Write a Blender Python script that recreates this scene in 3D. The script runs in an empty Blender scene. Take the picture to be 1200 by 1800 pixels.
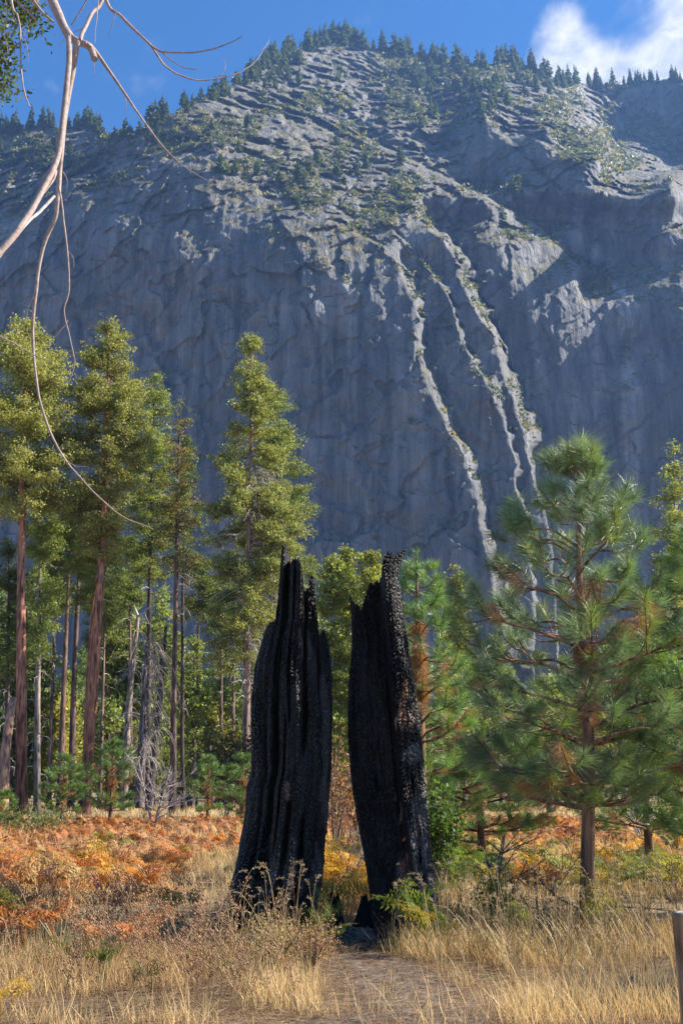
import bpy, math, random
import numpy as np
R = math.radians
rng = np.random.default_rng(7)
random.seed(7)
scene = bpy.context.scene
COL = scene.collection

# ------------------------------------------------------------------ camera model
F = 1750.0; PITCH = R(15.5); CAM = np.array([0, 0, 1.6])
fw = np.array([0, math.cos(PITCH), math.sin(PITCH)])
up = np.array([0, -math.sin(PITCH), math.cos(PITCH)])
rt = np.array([1.0, 0, 0])
def pix(px, py, Y):
    """world point seen at photograph pixel (px,py) at forward ground distance Y"""
    px = np.asarray(px, float); py = np.asarray(py, float); Y = np.asarray(Y, float)
    d = fw + ((px-600)/F)[..., None]*rt + ((900-py)/F)[..., None]*up
    return CAM + d/d[..., 1:2]*Y[..., None]
def gnd(px, py):
    d = fw + (px-600)/F*rt + (900-py)/F*up
    return CAM + d*(-1.6/d[2])
cam = bpy.data.cameras.new('camera'); camo = bpy.data.objects.new('camera', cam); COL.objects.link(camo)
camo.location = CAM; camo.rotation_euler = (R(90)+PITCH, 0, 0)
cam.sensor_fit = 'VERTICAL'; cam.sensor_height = 36; cam.lens = 35; cam.clip_end = 20000; cam.clip_start = .05
scene.camera = camo

# ------------------------------------------------------------------ noise
def _h(i, j, k, s):
    n = (i*374761393 + j*668265263 + k*2147483647 + s*974634777) & 0xffffffff
    n = ((n ^ (n >> 13))*1274126177) & 0xffffffff
    n = ((n ^ (n >> 15))*2246822519) & 0xffffffff
    return ((n ^ (n >> 16)) & 0xffffff)/float(0x7fffff) - 1
def noise(x, y, z=0.0, s=0):
    x, y, z = np.broadcast_arrays(np.asarray(x, float), y, z)
    i = np.floor(x).astype(np.int64); j = np.floor(y).astype(np.int64); k = np.floor(z).astype(np.int64)
    u = x-i; v = y-j; w = z-k
    u = u*u*(3-2*u); v = v*v*(3-2*v); w = w*w*(3-2*w)
    r = 0
    for a in (0, 1):
        for b in (0, 1):
            for c in (0, 1):
                r = r + _h(i+a, j+b, k+c, s)*(u if a else 1-u)*(v if b else 1-v)*(w if c else 1-w)
    return r
def fbm(x, y, z=0.0, o=4, s=0, g=.5):
    r = 0; a = 1
    for q in range(o):
        r = r + a*noise(x*2**q, y*2**q, z*2**q, s+q*17); a *= g
    return r
def ridged(x, y, z=0.0, o=4, s=0):
    r = 0; a = 1
    for q in range(o):
        r = r + a*(1-2*np.abs(noise(x*2**q, y*2**q, z*2**q, s+q*31))); a *= .5
    return r
def cells(x, y, s=0):
    """2D worley: nearest distance, second distance, cell random"""
    i = np.floor(x).astype(np.int64); j = np.floor(y).astype(np.int64)
    d1 = np.full(x.shape, 9.); d2 = d1.copy(); cr = np.zeros(x.shape); gx = np.zeros(x.shape)
    for a in (-1, 0, 1):
        for b in (-1, 0, 1):
            px = i+a+.5+.45*_h(i+a, j+b, 0*i, s); py = j+b+.5+.45*_h(i+a, j+b, 0*i+1, s)
            d = np.hypot(px-x, py-y); c = _h(i+a, j+b, 0*i+2, s)
            m = d < d1; c2 = _h(i+a, j+b, 0*i+3, s)
            gx = np.where(m, (x-px)*c+(y-py)*c2, gx)
            d2 = np.where(m, d1, np.minimum(d2, d)); cr = np.where(m, c, cr); d1 = np.where(m, d, d1)
    cells.tilt = gx
    return d1, d2, cr
def sstep(t): t = np.clip(t, 0, 1); return t*t*(3-2*t)

# ------------------------------------------------------------------ mesh builder
class MB:
    def __init__(s): s.v = []; s.f = []; s.c = []; s.n = 0
    def add(s, v, f, c=(1, 1, 1)):
        v = np.asarray(v, float).reshape(-1, 3)
        if not len(v): return
        c = np.asarray(c, float)
        if c.ndim == 1: c = np.broadcast_to(c, v.shape)
        s.v.append(v); s.c.append(c)
        for ff in (f if isinstance(f, list) else [f]): s.f.append(np.asarray(ff, np.int64)+s.n)
        s.n += len(v)
    def grid(s, P, c=(1, 1, 1), wrap=False):
        h, w = P.shape[:2]
        I = np.arange(h*w).reshape(h, w)
        J = np.roll(I, -1, 1) if wrap else I[:, 1:]
        A = I if wrap else I[:, :-1]
        f = np.stack([A[:-1], J[:-1], J[1:], A[1:]], -1).reshape(-1, 4)
        s.add(P.reshape(-1, 3), f, np.asarray(c) if np.asarray(c).ndim == 1 else np.asarray(c).reshape(-1, 3))
    def tube(s, pts, rad, n=6, c=(1, 1, 1), cap=True):
        pts = np.asarray(pts, float); rad = np.broadcast_to(np.asarray(rad, float), (len(pts),))
        t = np.gradient(pts, axis=0); t /= np.linalg.norm(t, axis=1)[:, None]+1e-9
        a = np.cross(t, [0.13, 0.37, 1]) if abs(t[:, 2]).mean() < .9 else np.cross(t, [0, 1, 0.1])
        a /= np.linalg.norm(a, axis=1)[:, None]+1e-9; b = np.cross(t, a)
        th = np.arange(n)*2*math.pi/n
        P = pts[:, None]+rad[:, None, None]*(a[:, None]*np.cos(th)[None, :, None]+b[:, None]*np.sin(th)[None, :, None])
        s.grid(P, c, wrap=True)
        if cap:
            m = len(pts)
            s.add(P[-1], np.arange(n)[None, :], c); s.add(P[0], np.arange(n)[::-1][None, :], c)
    def inst(s, tv, tf, M, pos, cols):
        """template (k,3),(m,q) with N 3x3 matrices"""
        N = len(pos); k = len(tv)
        V = np.einsum('nij,kj->nki', M, tv)+pos[:, None]
        off = (np.arange(N)*k)[:, None, None]
        fs = [(np.atleast_2d(g)[None]+off).reshape(-1, np.atleast_2d(g).shape[1]) for g in (tf if isinstance(tf, list) else [tf])]
        s.add(V.reshape(-1, 3), fs, np.repeat(np.asarray(cols), k, 0) if np.asarray(cols).ndim == 2 else cols)
    def mesh(s, name, mat, smooth=False, origin=(0, 0, 0)):
        me = bpy.data.meshes.new(name)
        V = np.concatenate(s.v)-np.asarray(origin); C = np.concatenate(s.c)
        li = np.concatenate([f.reshape(-1) for f in s.f])
        ls = np.concatenate([np.full(len(f), f.shape[1]) for f in s.f])
        st = np.concatenate([[0], np.cumsum(ls)[:-1]])
        me.vertices.add(len(V)); me.vertices.foreach_set('co', V.astype(np.float32).ravel())
        me.loops.add(len(li)); me.loops.foreach_set('vertex_index', li.astype(np.int32))
        me.polygons.add(len(ls)); me.polygons.foreach_set('loop_start', st.astype(np.int32))
        at = me.attributes.new('Col', 'FLOAT_COLOR', 'POINT')
        at.data.foreach_set('color', np.c_[C, np.ones(len(C))].astype(np.float32).ravel())
        me.update(calc_edges=True)
        if smooth: me.polygons.foreach_set('use_smooth', np.ones(len(ls), bool))
        me.materials.append(mat)
        return me
    def obj(s, name, mat, parent=None, smooth=False, origin=(0, 0, 0)):
        o = bpy.data.objects.new(name, s.mesh(name, mat, smooth, origin)); COL.objects.link(o)
        if parent is not None: o.parent = parent
        else: o.location = origin
        return o
def tag(o, label, cat, group=None, kind=None):
    if label: o['label'] = label
    if cat: o['category'] = cat
    if group: o['group'] = group
    if kind: o['kind'] = kind
    return o
def empty(name, loc, label, cat, group=None):
    o = bpy.data.objects.new(name, None); COL.objects.link(o); o.location = loc
    o.empty_display_size = .2
    return tag(o, label, cat, group)
def copy_tree(root, loc, rz=0, sc=1, label=None, group=None, name=None):
    r = root.copy(); COL.objects.link(r); r.location = loc; r.rotation_euler = (0, 0, rz)
    r.scale = sc if hasattr(sc, '__len__') else (sc, sc, sc)
    if label: r['label'] = label
    if group: r['group'] = group
    for ch in KIDS.get(root.name, []):
        c = ch.copy(); COL.objects.link(c); c.parent = r
    return r
KIDS = {}
def spline(pts, n):
    """catmull-rom resample"""
    p = np.asarray(pts, float); m = len(p)
    q = np.vstack([2*p[0]-p[1], p, 2*p[-1]-p[-2]])
    t = np.linspace(0, m-1-1e-6, n); i = t.astype(int); u = (t-i)[:, None]
    a, b, c, d = q[i], q[i+1], q[i+2], q[i+3]
    return .5*((2*b)+(c-a)*u+(2*a-5*b+4*c-d)*u**2+(3*b-a-3*c+d)*u**3)
def frames(d, roll=None):
    """matrices whose columns are side, dir, normal for directions d (N,3)"""
    d = d/(np.linalg.norm(d, axis=1)[:, None]+1e-9)
    r = rng.normal(size=d.shape) if roll is None else roll
    x = np.cross(d, r); x /= np.linalg.norm(x, axis=1)[:, None]+1e-9
    z = np.cross(x, d)
    return np.stack([x, d, z], -1)

# ------------------------------------------------------------------ materials
def mat(name):
    m = bpy.data.materials.new(name); m.use_nodes = True
    nt = m.node_tree; nt.nodes.clear()
    return m, nt, nt.nodes, nt.links
def nd(nt, t, **k):
    n = nt.nodes.new(t)
    for a, b in k.items():
        if a.startswith('_'): setattr(n, a[1:], b)
        else: n.inputs[a.replace('__', ' ')].default_value = b
    return n
def mixc(nt, a, b, fac, mode='MIX'):
    n = nt.nodes.new('ShaderNodeMix'); n.data_type = 'RGBA'; n.blend_type = mode
    for i, x in ((6, a), (7, b), (0, fac)):
        if hasattr(x, 'links'): nt.links.new(x, n.inputs[i])
        else: n.inputs[i].default_value = x if i == 0 else (*x, 1)
    return n.outputs[2]
def mth(nt, op, a, b=0.0, clamp=False):
    n = nt.nodes.new('ShaderNodeMath'); n.operation = op; n.use_clamp = clamp
    for i, x in ((0, a), (1, b)):
        if hasattr(x, 'links'): nt.links.new(x, n.inputs[i])
        else: n.inputs[i].default_value = x
    return n.outputs[0]
def ramp(nt, x, lo, hi):
    n = nt.nodes.new('ShaderNodeMapRange'); n.interpolation_type = 'SMOOTHSTEP'
    nt.links.new(x, n.inputs[0]); n.inputs[1].default_value = lo; n.inputs[2].default_value = hi
    return n.outputs[0]
def coords(nt, scale=(1, 1, 1), kind='Object', rot=(0, 0, 0)):
    t = nt.nodes.new('ShaderNodeTexCoord'); m = nt.nodes.new('ShaderNodeMapping')
    m.inputs['Scale'].default_value = scale; m.inputs['Rotation'].default_value = rot
    nt.links.new(t.outputs[kind], m.inputs[0]); return m.outputs[0]
def nz(nt, vec, scale, detail=4, rough=.55, dist=0):
    n = nt.nodes.new('ShaderNodeTexNoise'); nt.links.new(vec, n.inputs['Vector'])
    n.inputs['Scale'].default_value = scale; n.inputs['Detail'].default_value = detail
    n.inputs['Roughness'].default_value = rough; n.inputs['Distortion'].default_value = dist
    return n.outputs[0]
def out(nt, sh):
    o = nt.nodes.new('ShaderNodeOutputMaterial'); nt.links.new(sh, o.inputs[0])
def vcol(nt):
    a = nt.nodes.new('ShaderNodeAttribute'); a.attribute_name = 'Col'; return a.outputs['Color']
def bump(nt, h, strength, dist):
    b = nt.nodes.new('ShaderNodeBump'); b.inputs['Strength'].default_value = strength
    b.inputs['Distance'].default_value = dist; nt.links.new(h, b.inputs['Height']); return b.outputs[0]

def leaf_mat(name, tint=(1, 1, 1), rough=.5, trans=.35, spec=.3, tmul=(1.3, 1.5, .6)):
    m, nt, N, L = mat(name)
    c = vcol(nt)
    if tint != (1, 1, 1): c = mixc(nt, c, tint, 1.0, 'MULTIPLY')
    oi = N.new('ShaderNodeObjectInfo')
    hv = N.new('ShaderNodeHueSaturation'); L.new(c, hv.inputs['Color'])
    v = mth(nt, 'MULTIPLY_ADD', oi.outputs['Random'], .3); hv.inputs['Value'].default_value = 1
    v.node.inputs[2].default_value = .85; L.new(v, hv.inputs['Value'])
    c = hv.outputs[0]
    p = nd(nt, 'ShaderNodeBsdfPrincipled', Roughness=rough); p.inputs['Specular IOR Level'].default_value = spec
    L.new(c, p.inputs['Base Color'])
    t = N.new('ShaderNodeBsdfTranslucent'); L.new(mixc(nt, c, tmul, 1.0, 'MULTIPLY'), t.inputs[0])
    x = N.new('ShaderNodeMixShader'); x.inputs[0].default_value = trans
    L.new(p.outputs[0], x.inputs[1]); L.new(t.outputs[0], x.inputs[2]); out(nt, x.outputs[0])
    return m
def bark_mat(name, zs=.12, sc=7, bs=.8, bd=.05, rough=.85, ctr=1.0):
    m, nt, N, L = mat(name)
    co = coords(nt, (1, 1, zs))
    n1 = nz(nt, co, sc, 4, .6, .6); n2 = nz(nt, coords(nt), 2.2, 3)
    f = mth(nt, 'MULTIPLY_ADD', ramp(nt, n1, .32, .66), 1.5*ctr); f.node.inputs[2].default_value = 1-.7*ctr
    g = mth(nt, 'MULTIPLY_ADD', n2, .9); g.node.inputs[2].default_value = .55
    c = mixc(nt, vcol(nt), f, 1.0, 'MULTIPLY'); c = mixc(nt, c, g, 1.0, 'MULTIPLY')
    p = nd(nt, 'ShaderNodeBsdfPrincipled', Roughness=rough); p.inputs['Specular IOR Level'].default_value = .25
    L.new(c, p.inputs['Base Color']); L.new(bump(nt, n1, bs, bd), p.inputs['Normal']); out(nt, p.outputs[0])
    return m
M_LEAF = leaf_mat('conifer_foliage', trans=.42, tmul=(1.35, 1.4, .6))
M_NEEDLE = leaf_mat('pine_needles', rough=.4, trans=.25, spec=.45, tmul=(1.1, 1.35, .6))
M_FERN = leaf_mat('fern_frond', rough=.6, trans=.4, spec=.2, tmul=(1.3, 1.1, .7))
M_GRASS = leaf_mat('dry_grass_blades', rough=.5, trans=.35, spec=.3, tmul=(1.2, 1.1, .8))
M_BARK = bark_mat('conifer_bark')
M_TWIG = bark_mat('dead_twig_bark', zs=.6, sc=60, bs=.4, bd=.004, rough=.7, ctr=.35)

# mountain granite
def granite(name):
    m, nt, N, L = mat(name)
    streak = nz(nt, coords(nt, (1, .4, .07)), .11, 8, .62, .5)
    diag = nz(nt, coords(nt, (1, .4, .25), rot=(0, R(-32), 0)), .07, 9, .62, 1.0)
    big = nz(nt, coords(nt), .012, 6, .55)
    fine = nz(nt, coords(nt), .5, 5, .7)
    c = mixc(nt, (.085, .087, .092), (.25, .245, .24), ramp(nt, streak, .3, .72))
    c = mixc(nt, c, (.075, .075, .08), mth(nt, 'MULTIPLY', ramp(nt, diag, .55, .74), .8))
    c = mixc(nt, c, (.5, .47, .43), mth(nt, 'MULTIPLY', ramp(nt, big, .55, .75), .35))
    c = mixc(nt, c, (.07, .07, .075), mth(nt, 'MULTIPLY', ramp(nt, big, .5, .3), .45))
    c = mixc(nt, c, fine, .35, 'OVERLAY')
    c = mixc(nt, c, vcol(nt), 1.0, 'MULTIPLY')
    # brush and dry grass grow where the rock lies back
    g = N.new('ShaderNodeNewGeometry'); s = N.new('ShaderNodeSeparateXYZ'); L.new(g.outputs['True Normal'], s.inputs[0])
    veg = nz(nt, coords(nt), .06, 7, .65)
    f = mth(nt, 'MULTIPLY', ramp(nt, s.outputs[2], .25, .55), ramp(nt, veg, .42, .53))
    vc = mixc(nt, (.075, .08, .035), (.25, .19, .09), ramp(nt, nz(nt, coords(nt), .2, 4), .4, .65))
    c = mixc(nt, c, vc, f)
    h = mth(nt, 'ADD', mth(nt, 'MULTIPLY', diag, 1.6), mth(nt, 'ADD', streak, mth(nt, 'MULTIPLY', fine, .25)))
    p = nd(nt, 'ShaderNodeBsdfPrincipled', Roughness=.75); p.inputs['Specular IOR Level'].default_value = .3
    L.new(c, p.inputs['Base Color']); L.new(bump(nt, h, .9, 7), p.inputs['Normal']); out(nt, p.outputs[0])
    return m
M_ROCK = granite('granite')

# ------------------------------------------------------------------ world + sun
EL, AZ = R(38), R(84)
SUN = np.array([math.cos(EL)*math.sin(AZ), math.cos(EL)*math.cos(AZ), math.sin(EL)])
w = bpy.data.worlds.new('World'); scene.world = w; w.use_nodes = True
nt = w.node_tree; N = nt.nodes; L = nt.links; N.clear()
sky = N.new('ShaderNodeTexSky'); sky.sky_type = 'NISHITA'; sky.sun_disc = False
sky.sun_elevation = EL; sky.sun_rotation = AZ; sky.altitude = 1300; sky.air_density = 1.0; sky.dust_density = .1; sky.ozone_density = 6.0
tc = N.new('ShaderNodeTexCoord')
def dirdot(px, py):
    d = pix(px, py, 1.0)-CAM; d /= np.linalg.norm(d)
    v = N.new('ShaderNodeVectorMath'); v.operation = 'DOT_PRODUCT'; L.new(tc.outputs['Generated'], v.inputs[0]); v.inputs[1].default_value = d
    return v.outputs['Value']
cn = nz(nt, coords(nt, (1, 1, 1.3), 'Generated'), 9.0, 8, .58, .25)
m1 = ramp(nt, dirdot(1330, 60), math.cos(R(12.5)), math.cos(R(3)))
m2 = ramp(nt, dirdot(1010, 95), math.cos(R(3.6)), math.cos(R(.5)))
m3 = ramp(nt, dirdot(1090, 10), math.cos(R(2.6)), math.cos(R(.3)))
dn = mth(nt, 'MAXIMUM', m1, mth(nt, 'MULTIPLY', m2, .85))
dn = mth(nt, 'SUBTRACT', dn, mth(nt, 'MULTIPLY', m3, .55))
dens = ramp(nt, mth(nt, 'ADD', mth(nt, 'MULTIPLY', dn, .56), mth(nt, 'MULTIPLY', cn, 1.35)), .82, 1.24)
cc = mixc(nt, (3.6, 3.9, 4.5), (5.9, 5.8, 5.6), ramp(nt, nz(nt, coords(nt, (1, 1, 1.5), 'Generated'), 22.0, 6, .6, .4), .36, .62))
hs = N.new('ShaderNodeHueSaturation'); hs.inputs['Saturation'].default_value = 1.22; hs.inputs['Value'].default_value = 1.08; L.new(sky.outputs[0], hs.inputs['Color'])
skc = mixc(nt, hs.outputs[0], cc, dens)
bg = N.new('ShaderNodeBackground'); L.new(skc, bg.inputs[0]); bg.inputs[1].default_value = .068
wo = N.new('ShaderNodeOutputWorld'); L.new(bg.outputs[0], wo.inputs[0])
sl = bpy.data.lights.new('sun', 'SUN'); sl.energy = 5.0; sl.angle = R(.5); sl.color = (1, .93, .82)
so = bpy.data.objects.new('sun', sl); COL.objects.link(so)
from mathutils import Vector
so.rotation_euler = Vector(SUN).to_track_quat('Z', 'Y').to_euler(); so.location = (30, 10, 40)
scene.view_settings.view_transform = 'Standard'; scene.view_settings.look = 'None'
scene.view_settings.exposure = 1.5; scene.view_settings.gamma = 1
scene.cycles.max_bounces = 6; scene.cycles.transparent_max_bounces = 4; scene.cycles.use_denoising = True

# ================================================================== mountain
def rbf(pts):
    p = np.array([(a/100., b/100.) for a, b, _ in pts]); v = np.log(np.array([c for *_, c in pts], float))
    n = len(p); d = np.hypot(p[:, None, 0]-p[None, :, 0], p[:, None, 1]-p[None, :, 1])
    A = np.zeros((n+3, n+3)); A[:n, :n] = d+np.eye(n)*-.02; A[:n, n] = 1; A[:n, n+1:] = p; A[n, :n] = 1; A[n+1:, :n] = p.T
    sol = np.linalg.solve(A, np.r_[v, 0, 0, 0])
    def f(U, V):
        r = sol[n]+sol[n+1]*U/100+sol[n+2]*V/100
        for k in range(n): r = r+sol[k]*np.hypot(U/100-p[k, 0], V/100-p[k, 1])
        return np.exp(r)
    return f
SKY1 = np.array([(-300, 250), (-100, 240), (0, 236), (50, 228), (100, 222), (150, 216), (185, 232), (240, 236), (290, 200), (340, 182), (400, 160), (440, 140), (470, 112), (500, 96), (540, 84), (600, 76), (650, 80), (700, 90), (760, 104), (830, 112), (900, 108), (940, 122), (975, 138), (1010, 148), (1060, 153), (1110, 150), (1160, 146), (1200, 138), (1300, 120), (1550, 100)], float)
CP = [(-250,1400,790),(0,1400,745),(300,1400,695),(600,1400,650),(850,1400,615),(1000,1400,600),(1200,1400,590),(1450,1400,585),
 (-250,900,830),(0,900,780),(300,900,722),(600,900,665),(720,900,643),(-250,600,845),(0,600,795),(300,600,738),(600,600,682),(720,600,660),
 (-250,370,880),(0,370,830),(130,325,805),(260,300,778),(400,340,748),(500,370,728),(600,410,708),(680,465,692),(735,545,674),
 (800,700,642),(870,800,632),(900,950,622),(870,450,636),(870,600,632),(950,800,622),(1100,600,648),(1100,900,628),(1010,560,638),
 (1200,600,605),(1200,900,598),(1450,600,602),(1450,900,596),
 (560,210,960),(720,290,870),(850,355,745),(960,425,700),(1010,470,652),
 (-250,250,980),(0,236,1020),(150,216,1010),(240,236,850),(300,200,870),(370,170,930),(440,135,1020),(500,96,1180),(600,76,1290),(680,88,1320),(760,104,1350),(900,108,1340),(960,138,1310),
 (640,300,850),(560,330,780),(480,260,850),(380,260,790),(640,180,1080),(760,180,1150),
 (735,215,1015),(850,200,960),(960,230,910),(1050,270,855),(1180,320,790),(1300,400,715),(1450,480,660),
 (760,250,1000),(850,325,945),(960,350,865),(960,280,895),(1050,420,738),(1050,320,845),(1180,420,682),(1180,360,745),(900,160,1190),(985,195,1130),(1030,160,1400),(1100,160,1420),(1200,150,1350),(1100,215,1400),(1180,285,1320),(1080,245,1380),(1300,330,1180),(1450,150,1150),(1450,400,980)]
f1 = rbf(CP)
STEPS = [  # polylines (v,u), width px, depth m
 ([(455,690),(500,716),(560,741),(620,738),(680,745),(720,765),(760,778),(800,812),(850,826),(900,843),(960,851),(1010,862),(1060,872),(1400,900)], 32, 34, 1),
 ([(410,690),(480,762),(540,800),(600,812),(640,830),(700,862),(760,885),(800,897),(900,920),(1400,960)], 14, 16, 1),
 ([(380,730),(450,782),(520,825),(580,852),(640,880),(700,905),(750,920),(900,950),(1050,975),(1400,1000)], 24, 85, 1),
 ([(350,560),(400,610),(440,660),(470,700)], 26, 12),
 ([(200,560),(285,722),(350,850),(420,960),(468,1012)], 14, 55),
 ([(535,402),(560,408),(585,412)], 7, 5), ([(535,374),(560,376),(595,370)], 6, 4),
 ([(640,300),(700,330),(760,370)], 6, 3), ([(440,520),(520,560),(600,590)], 8, 4),
 ([(600,560),(700,590),(800,612)], 10, 4), ([(700,680),(800,720),(900,742),(990,760)], 9, -5),
 ([(220,870),(250,950),(290,1060),(330,1180)], 14, 12),
 ([(120,850),(150,930),(190,985),(240,1060)], 14, 10),
 ([(190,480),(240,560),(290,640),(330,740)], 12, 9), ([(170,620),(200,700),(230,720)], 10, 8),
 ([(520,120),(620,160),(720,230),(860,300)], 9, -7), ([(420,300),(520,340),(640,400),(760,420)], 8, -7), ([(560,250),(700,300),(800,330)], 8, 6), ([(380,480),(470,520),(560,545)], 7, -6), ([(700,470),(820,520),(960,540)], 8, -8), ([(240,880),(330,980),(400,1030)], 12, 9),
]
def mountain_depth(U, V):
    D = f1(U, V)
    for line, wd, dz, *nf in STEPS:
        a = np.array(line, float); v0, v1 = a[0, 0], a[-1, 0]
        x = np.interp(V, a[:, 0], a[:, 1])
        jit = 9*fbm(V/85, U*0, 0, 2, int(v0))+1.6*fbm(V/16, U/16, 0, 3, int(v0)+2)
        t = sstep((U-x-jit)/(wd*(1-.7*sstep((V-800)/70)*(dz in (85, 16))))*np.clip(1+.6*noise(V/75., U*0, 0, int(v0)+7)+.5*noise(V/17., U/17., 0, int(v0)+8), .45, 2.0))
        tap = sstep((V-v0+50)/60)*sstep((v1+70-V)/80)
        fade = 1.0 if nf else np.exp(-np.clip(U-x-wd, 0, None)/(wd*5.5))
        D = D+dz*t*tap*fade
    return D
def mountain_noise(P, gentle):
    X, Z = P[..., 0], P[..., 2]; Y = P[..., 1]
    n = 7*fbm(X/150, Z/190, 0, 3, 3)
    c, s_ = math.cos(R(38)), math.sin(R(38))
    A = X*c-Z*s_; B = X*s_+Z*c           # slanting joints
    n = n+4*ridged(A/150, B/42, 0, 4, 11)*(1-.5*gentle)
    # vertical fissures
    n = n-2.4*ridged((X+8*noise(X/60., Z/60., 0, 9))/22, Z/170, 0, 4, 21)*(1-gentle)
    # stepped slabs
    d1, d2, cr = cells((A+10*fbm(X/40, Z/40, 0, 3, 41))/46, (B+10*fbm(X/40, Z/40, 0, 3, 44))/90, 5)
    n = n+3.2*cr+8*cells.tilt
    d1, d2, cr = cells(A/17+.8*fbm(X/25, Z/25, 0, 3, 47), B/34+.8*fbm(X/25, Z/25, 0, 3, 48), 6)
    n = n+2.0*cr+5.0*cells.tilt+gentle*(2.5*cr+3*cells.tilt)
    # outcrops on the lying-back slopes
    d1, d2, cr = cells((X+8*fbm(X/20, Z/20, 0, 3, 61))/30, (Z+8*fbm(X/20, Z/20, 0, 3, 64))/22, 8)
    n = n+gentle*(-9*np.clip(1-d1*1.3, 0, 1)*(cr > -.2)+12*cells.tilt+5*ridged(X/28, Z/20, 0, 4, 71))
    for W, a0, sd in ((95., .34, 301), (34., .2, 302)):
        q = B/W+1.9*fbm(A/190, B/150, 0, 4, sd)+.25*noise(A/25, B/25, 0, sd+5); fr = q-np.floor(q)
        n = n+np.clip(.5+1.2*noise(A/110, B/90, 0, sd+9), 0, 1)*(.08+.92*gentle)*a0*W*(sstep(fr/.42)-fr)
    n = n+1.6*fbm(X/9, Z/11, 0, 3, 81)
    return n
def build_mountain(name, sky, depth, u0, u1, step, vbase, nv, mt, amp=1.0, seed=0, cracks=None):
    U1 = np.arange(u0, u1, step); T = np.linspace(0, 1, nv)**1.12
    top = np.interp(U1, sky[:, 0], sky[:, 1])+6*fbm(U1/38, U1*0+seed, 0, 5, 90)
    U, TT = np.meshgrid(U1, T); V = top[None]+TT*(vbase-top[None])
    D = depth(U, V); P = pix(U, V, D)
    dDv = np.gradient(D, axis=0)/(np.gradient(V, axis=0)+1e-9)      # falls with v where slope lies back
    gentle = sstep((-dDv*1.0-.35)/.9)
    D2 = D+amp*mountain_noise(P, gentle)*(1-.55*sstep((U-870)/80)*sstep((V-340)/80))*(D/800)*sstep(.35+TT*14)
    P = pix(U, V, D2)
    # back side so that it is a solid massif
    back = [P[0]+np.array([0, b, -c]) for b, c in ((900, 500), (420, 190), (160, 55), (40, 8))]
    Pall = np.concatenate([np.array(back), P])
    C = np.ones(Pall.shape)
    if cracks is not None: C[len(back):] = cracks(U, V)
    mb = MB(); mb.grid(Pall, C.reshape(-1, 3))
    o = mb.obj(name, mt, smooth=False); return o, (U1, top, U, V, P, gentle)
def stain(U, V):
    """dark water streaks and pale washed rock in the gullies: lasting marks of the rock itself"""
    k = np.ones(U.shape)
    for line, wd, a in (([(620,1090),(700,1086),(800,1082),(900,1085)], 13, -.6), ([(520,1100),(640,1110),(750,1112),(900,1108)], 17, 1.3), ([(400,850),(500,862),(600,872)], 20, .3),
                        ([(400,1010),(470,1060),(530,1098)], 14, .7), ([(560,650),(700,640),(900,650)], 9, -.3), ([(700,300),(900,320)], 10, -.3)):
        l = np.array(line, float); x = np.interp(V, l[:, 0], l[:, 1])+7*fbm(V/30, U*0, 0, 3, 7)
        k = k+a*np.exp(-((U-x)/wd)**2)*sstep((V-l[0, 0]+30)/40)*sstep((l[-1, 0]+40-V)/50)*(.7+.5*fbm(U/7, V/60, 0, 3, 13))
    k = k*(1+.18*fbm(U/14, V/110, 0, 4, 33))
    return np.clip(k, .25, 1.9)[..., None]*np.array([1, 1, 1])
mo, MG = build_mountain('mountain', SKY1, mountain_depth, -330, 1530, 2.3, 1400, 620, M_ROCK, cracks=stain)
tag(mo, 'grey granite mountain wall rising behind the forest', 'mountain', kind='structure')
# ---------------- conifers on the mountain: templates of 1 m height, copied
def small_conifer(seed, slim=.16, layers=13):
    g = np.random.default_rng(seed); mb = MB()
    mb.tube([(0, 0, -.08), (0, 0, .5), (0, 0, .97)], [.014, .009, .002], 4, (.09, .07, .05))
    k = 0
    pos = []; dr = []; cl = []
    for i in range(layers):
        t = i/(layers-1.); z = .14+.84*t; r = slim*(1-t)**.8*(g.uniform(.7, 1.15))+.012
        for a in g.uniform(0, 2*math.pi, 7 if t < .75 else 4):
            for q in (.45, .85):
                d = np.array([math.cos(a), math.sin(a), g.uniform(-.5, .1)]); pos.append((d[0]*r*q*.9, d[1]*r*q*.9, z+g.normal()*.015-.02*q)); dr.append(d*(r*.55+.012))
                cl.append(np.array([.075, .098, .042])*g.uniform(.6, 1.35))
    pos = np.array(pos); dr = np.array(dr); ln = np.linalg.norm(dr, axis=1)
    M = frames(dr)*ln[:, None, None]*1.25
    mb.inst(np.array([(-.5, -.3, 0), (.5, -.3, .1), (.25, .7, -.1), (-.3, .6, .05)]), [[0, 1, 2, 3]], M, pos, np.array(cl))
    return mb.mesh('mountain_conifer', M_LEAF)
TPL = [small_conifer(s, sl, ly) for s, sl, ly in ((1, .17, 13), (2, .13, 14), (3, .21, 11), (4, .10, 14), (5, .26, 8))]
U1, TOP, GU, GV, GP, GG = MG
def mp(u, v, G=MG):
    """mountain surface point seen at (u,v)"""
    iu = int(np.clip(np.searchsorted(G[0], u), 0, len(G[0])-1)); col = G[3][:, iu]
    return G[4][int(np.clip(np.searchsorted(col, v), 0, len(col)-1)), iu]
nmt = 0
def mtree(p, h, tpl, label, group):
    global nmt
    o = bpy.data.objects.new('mountain_conifer', TPL[tpl]); COL.objects.link(o)
    o.location = p-np.array([0, 0, h*.03]); o.scale = (h*random.uniform(.9, 1.3), h*random.uniform(.9, 1.3), h); o.rotation_euler = (R(random.uniform(-3, 3)), R(random.uniform(-3, 3)), random.uniform(0, 6.28))
    tag(o, label, 'conifer', group); nmt += 1
g = np.random.default_rng(11)
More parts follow.
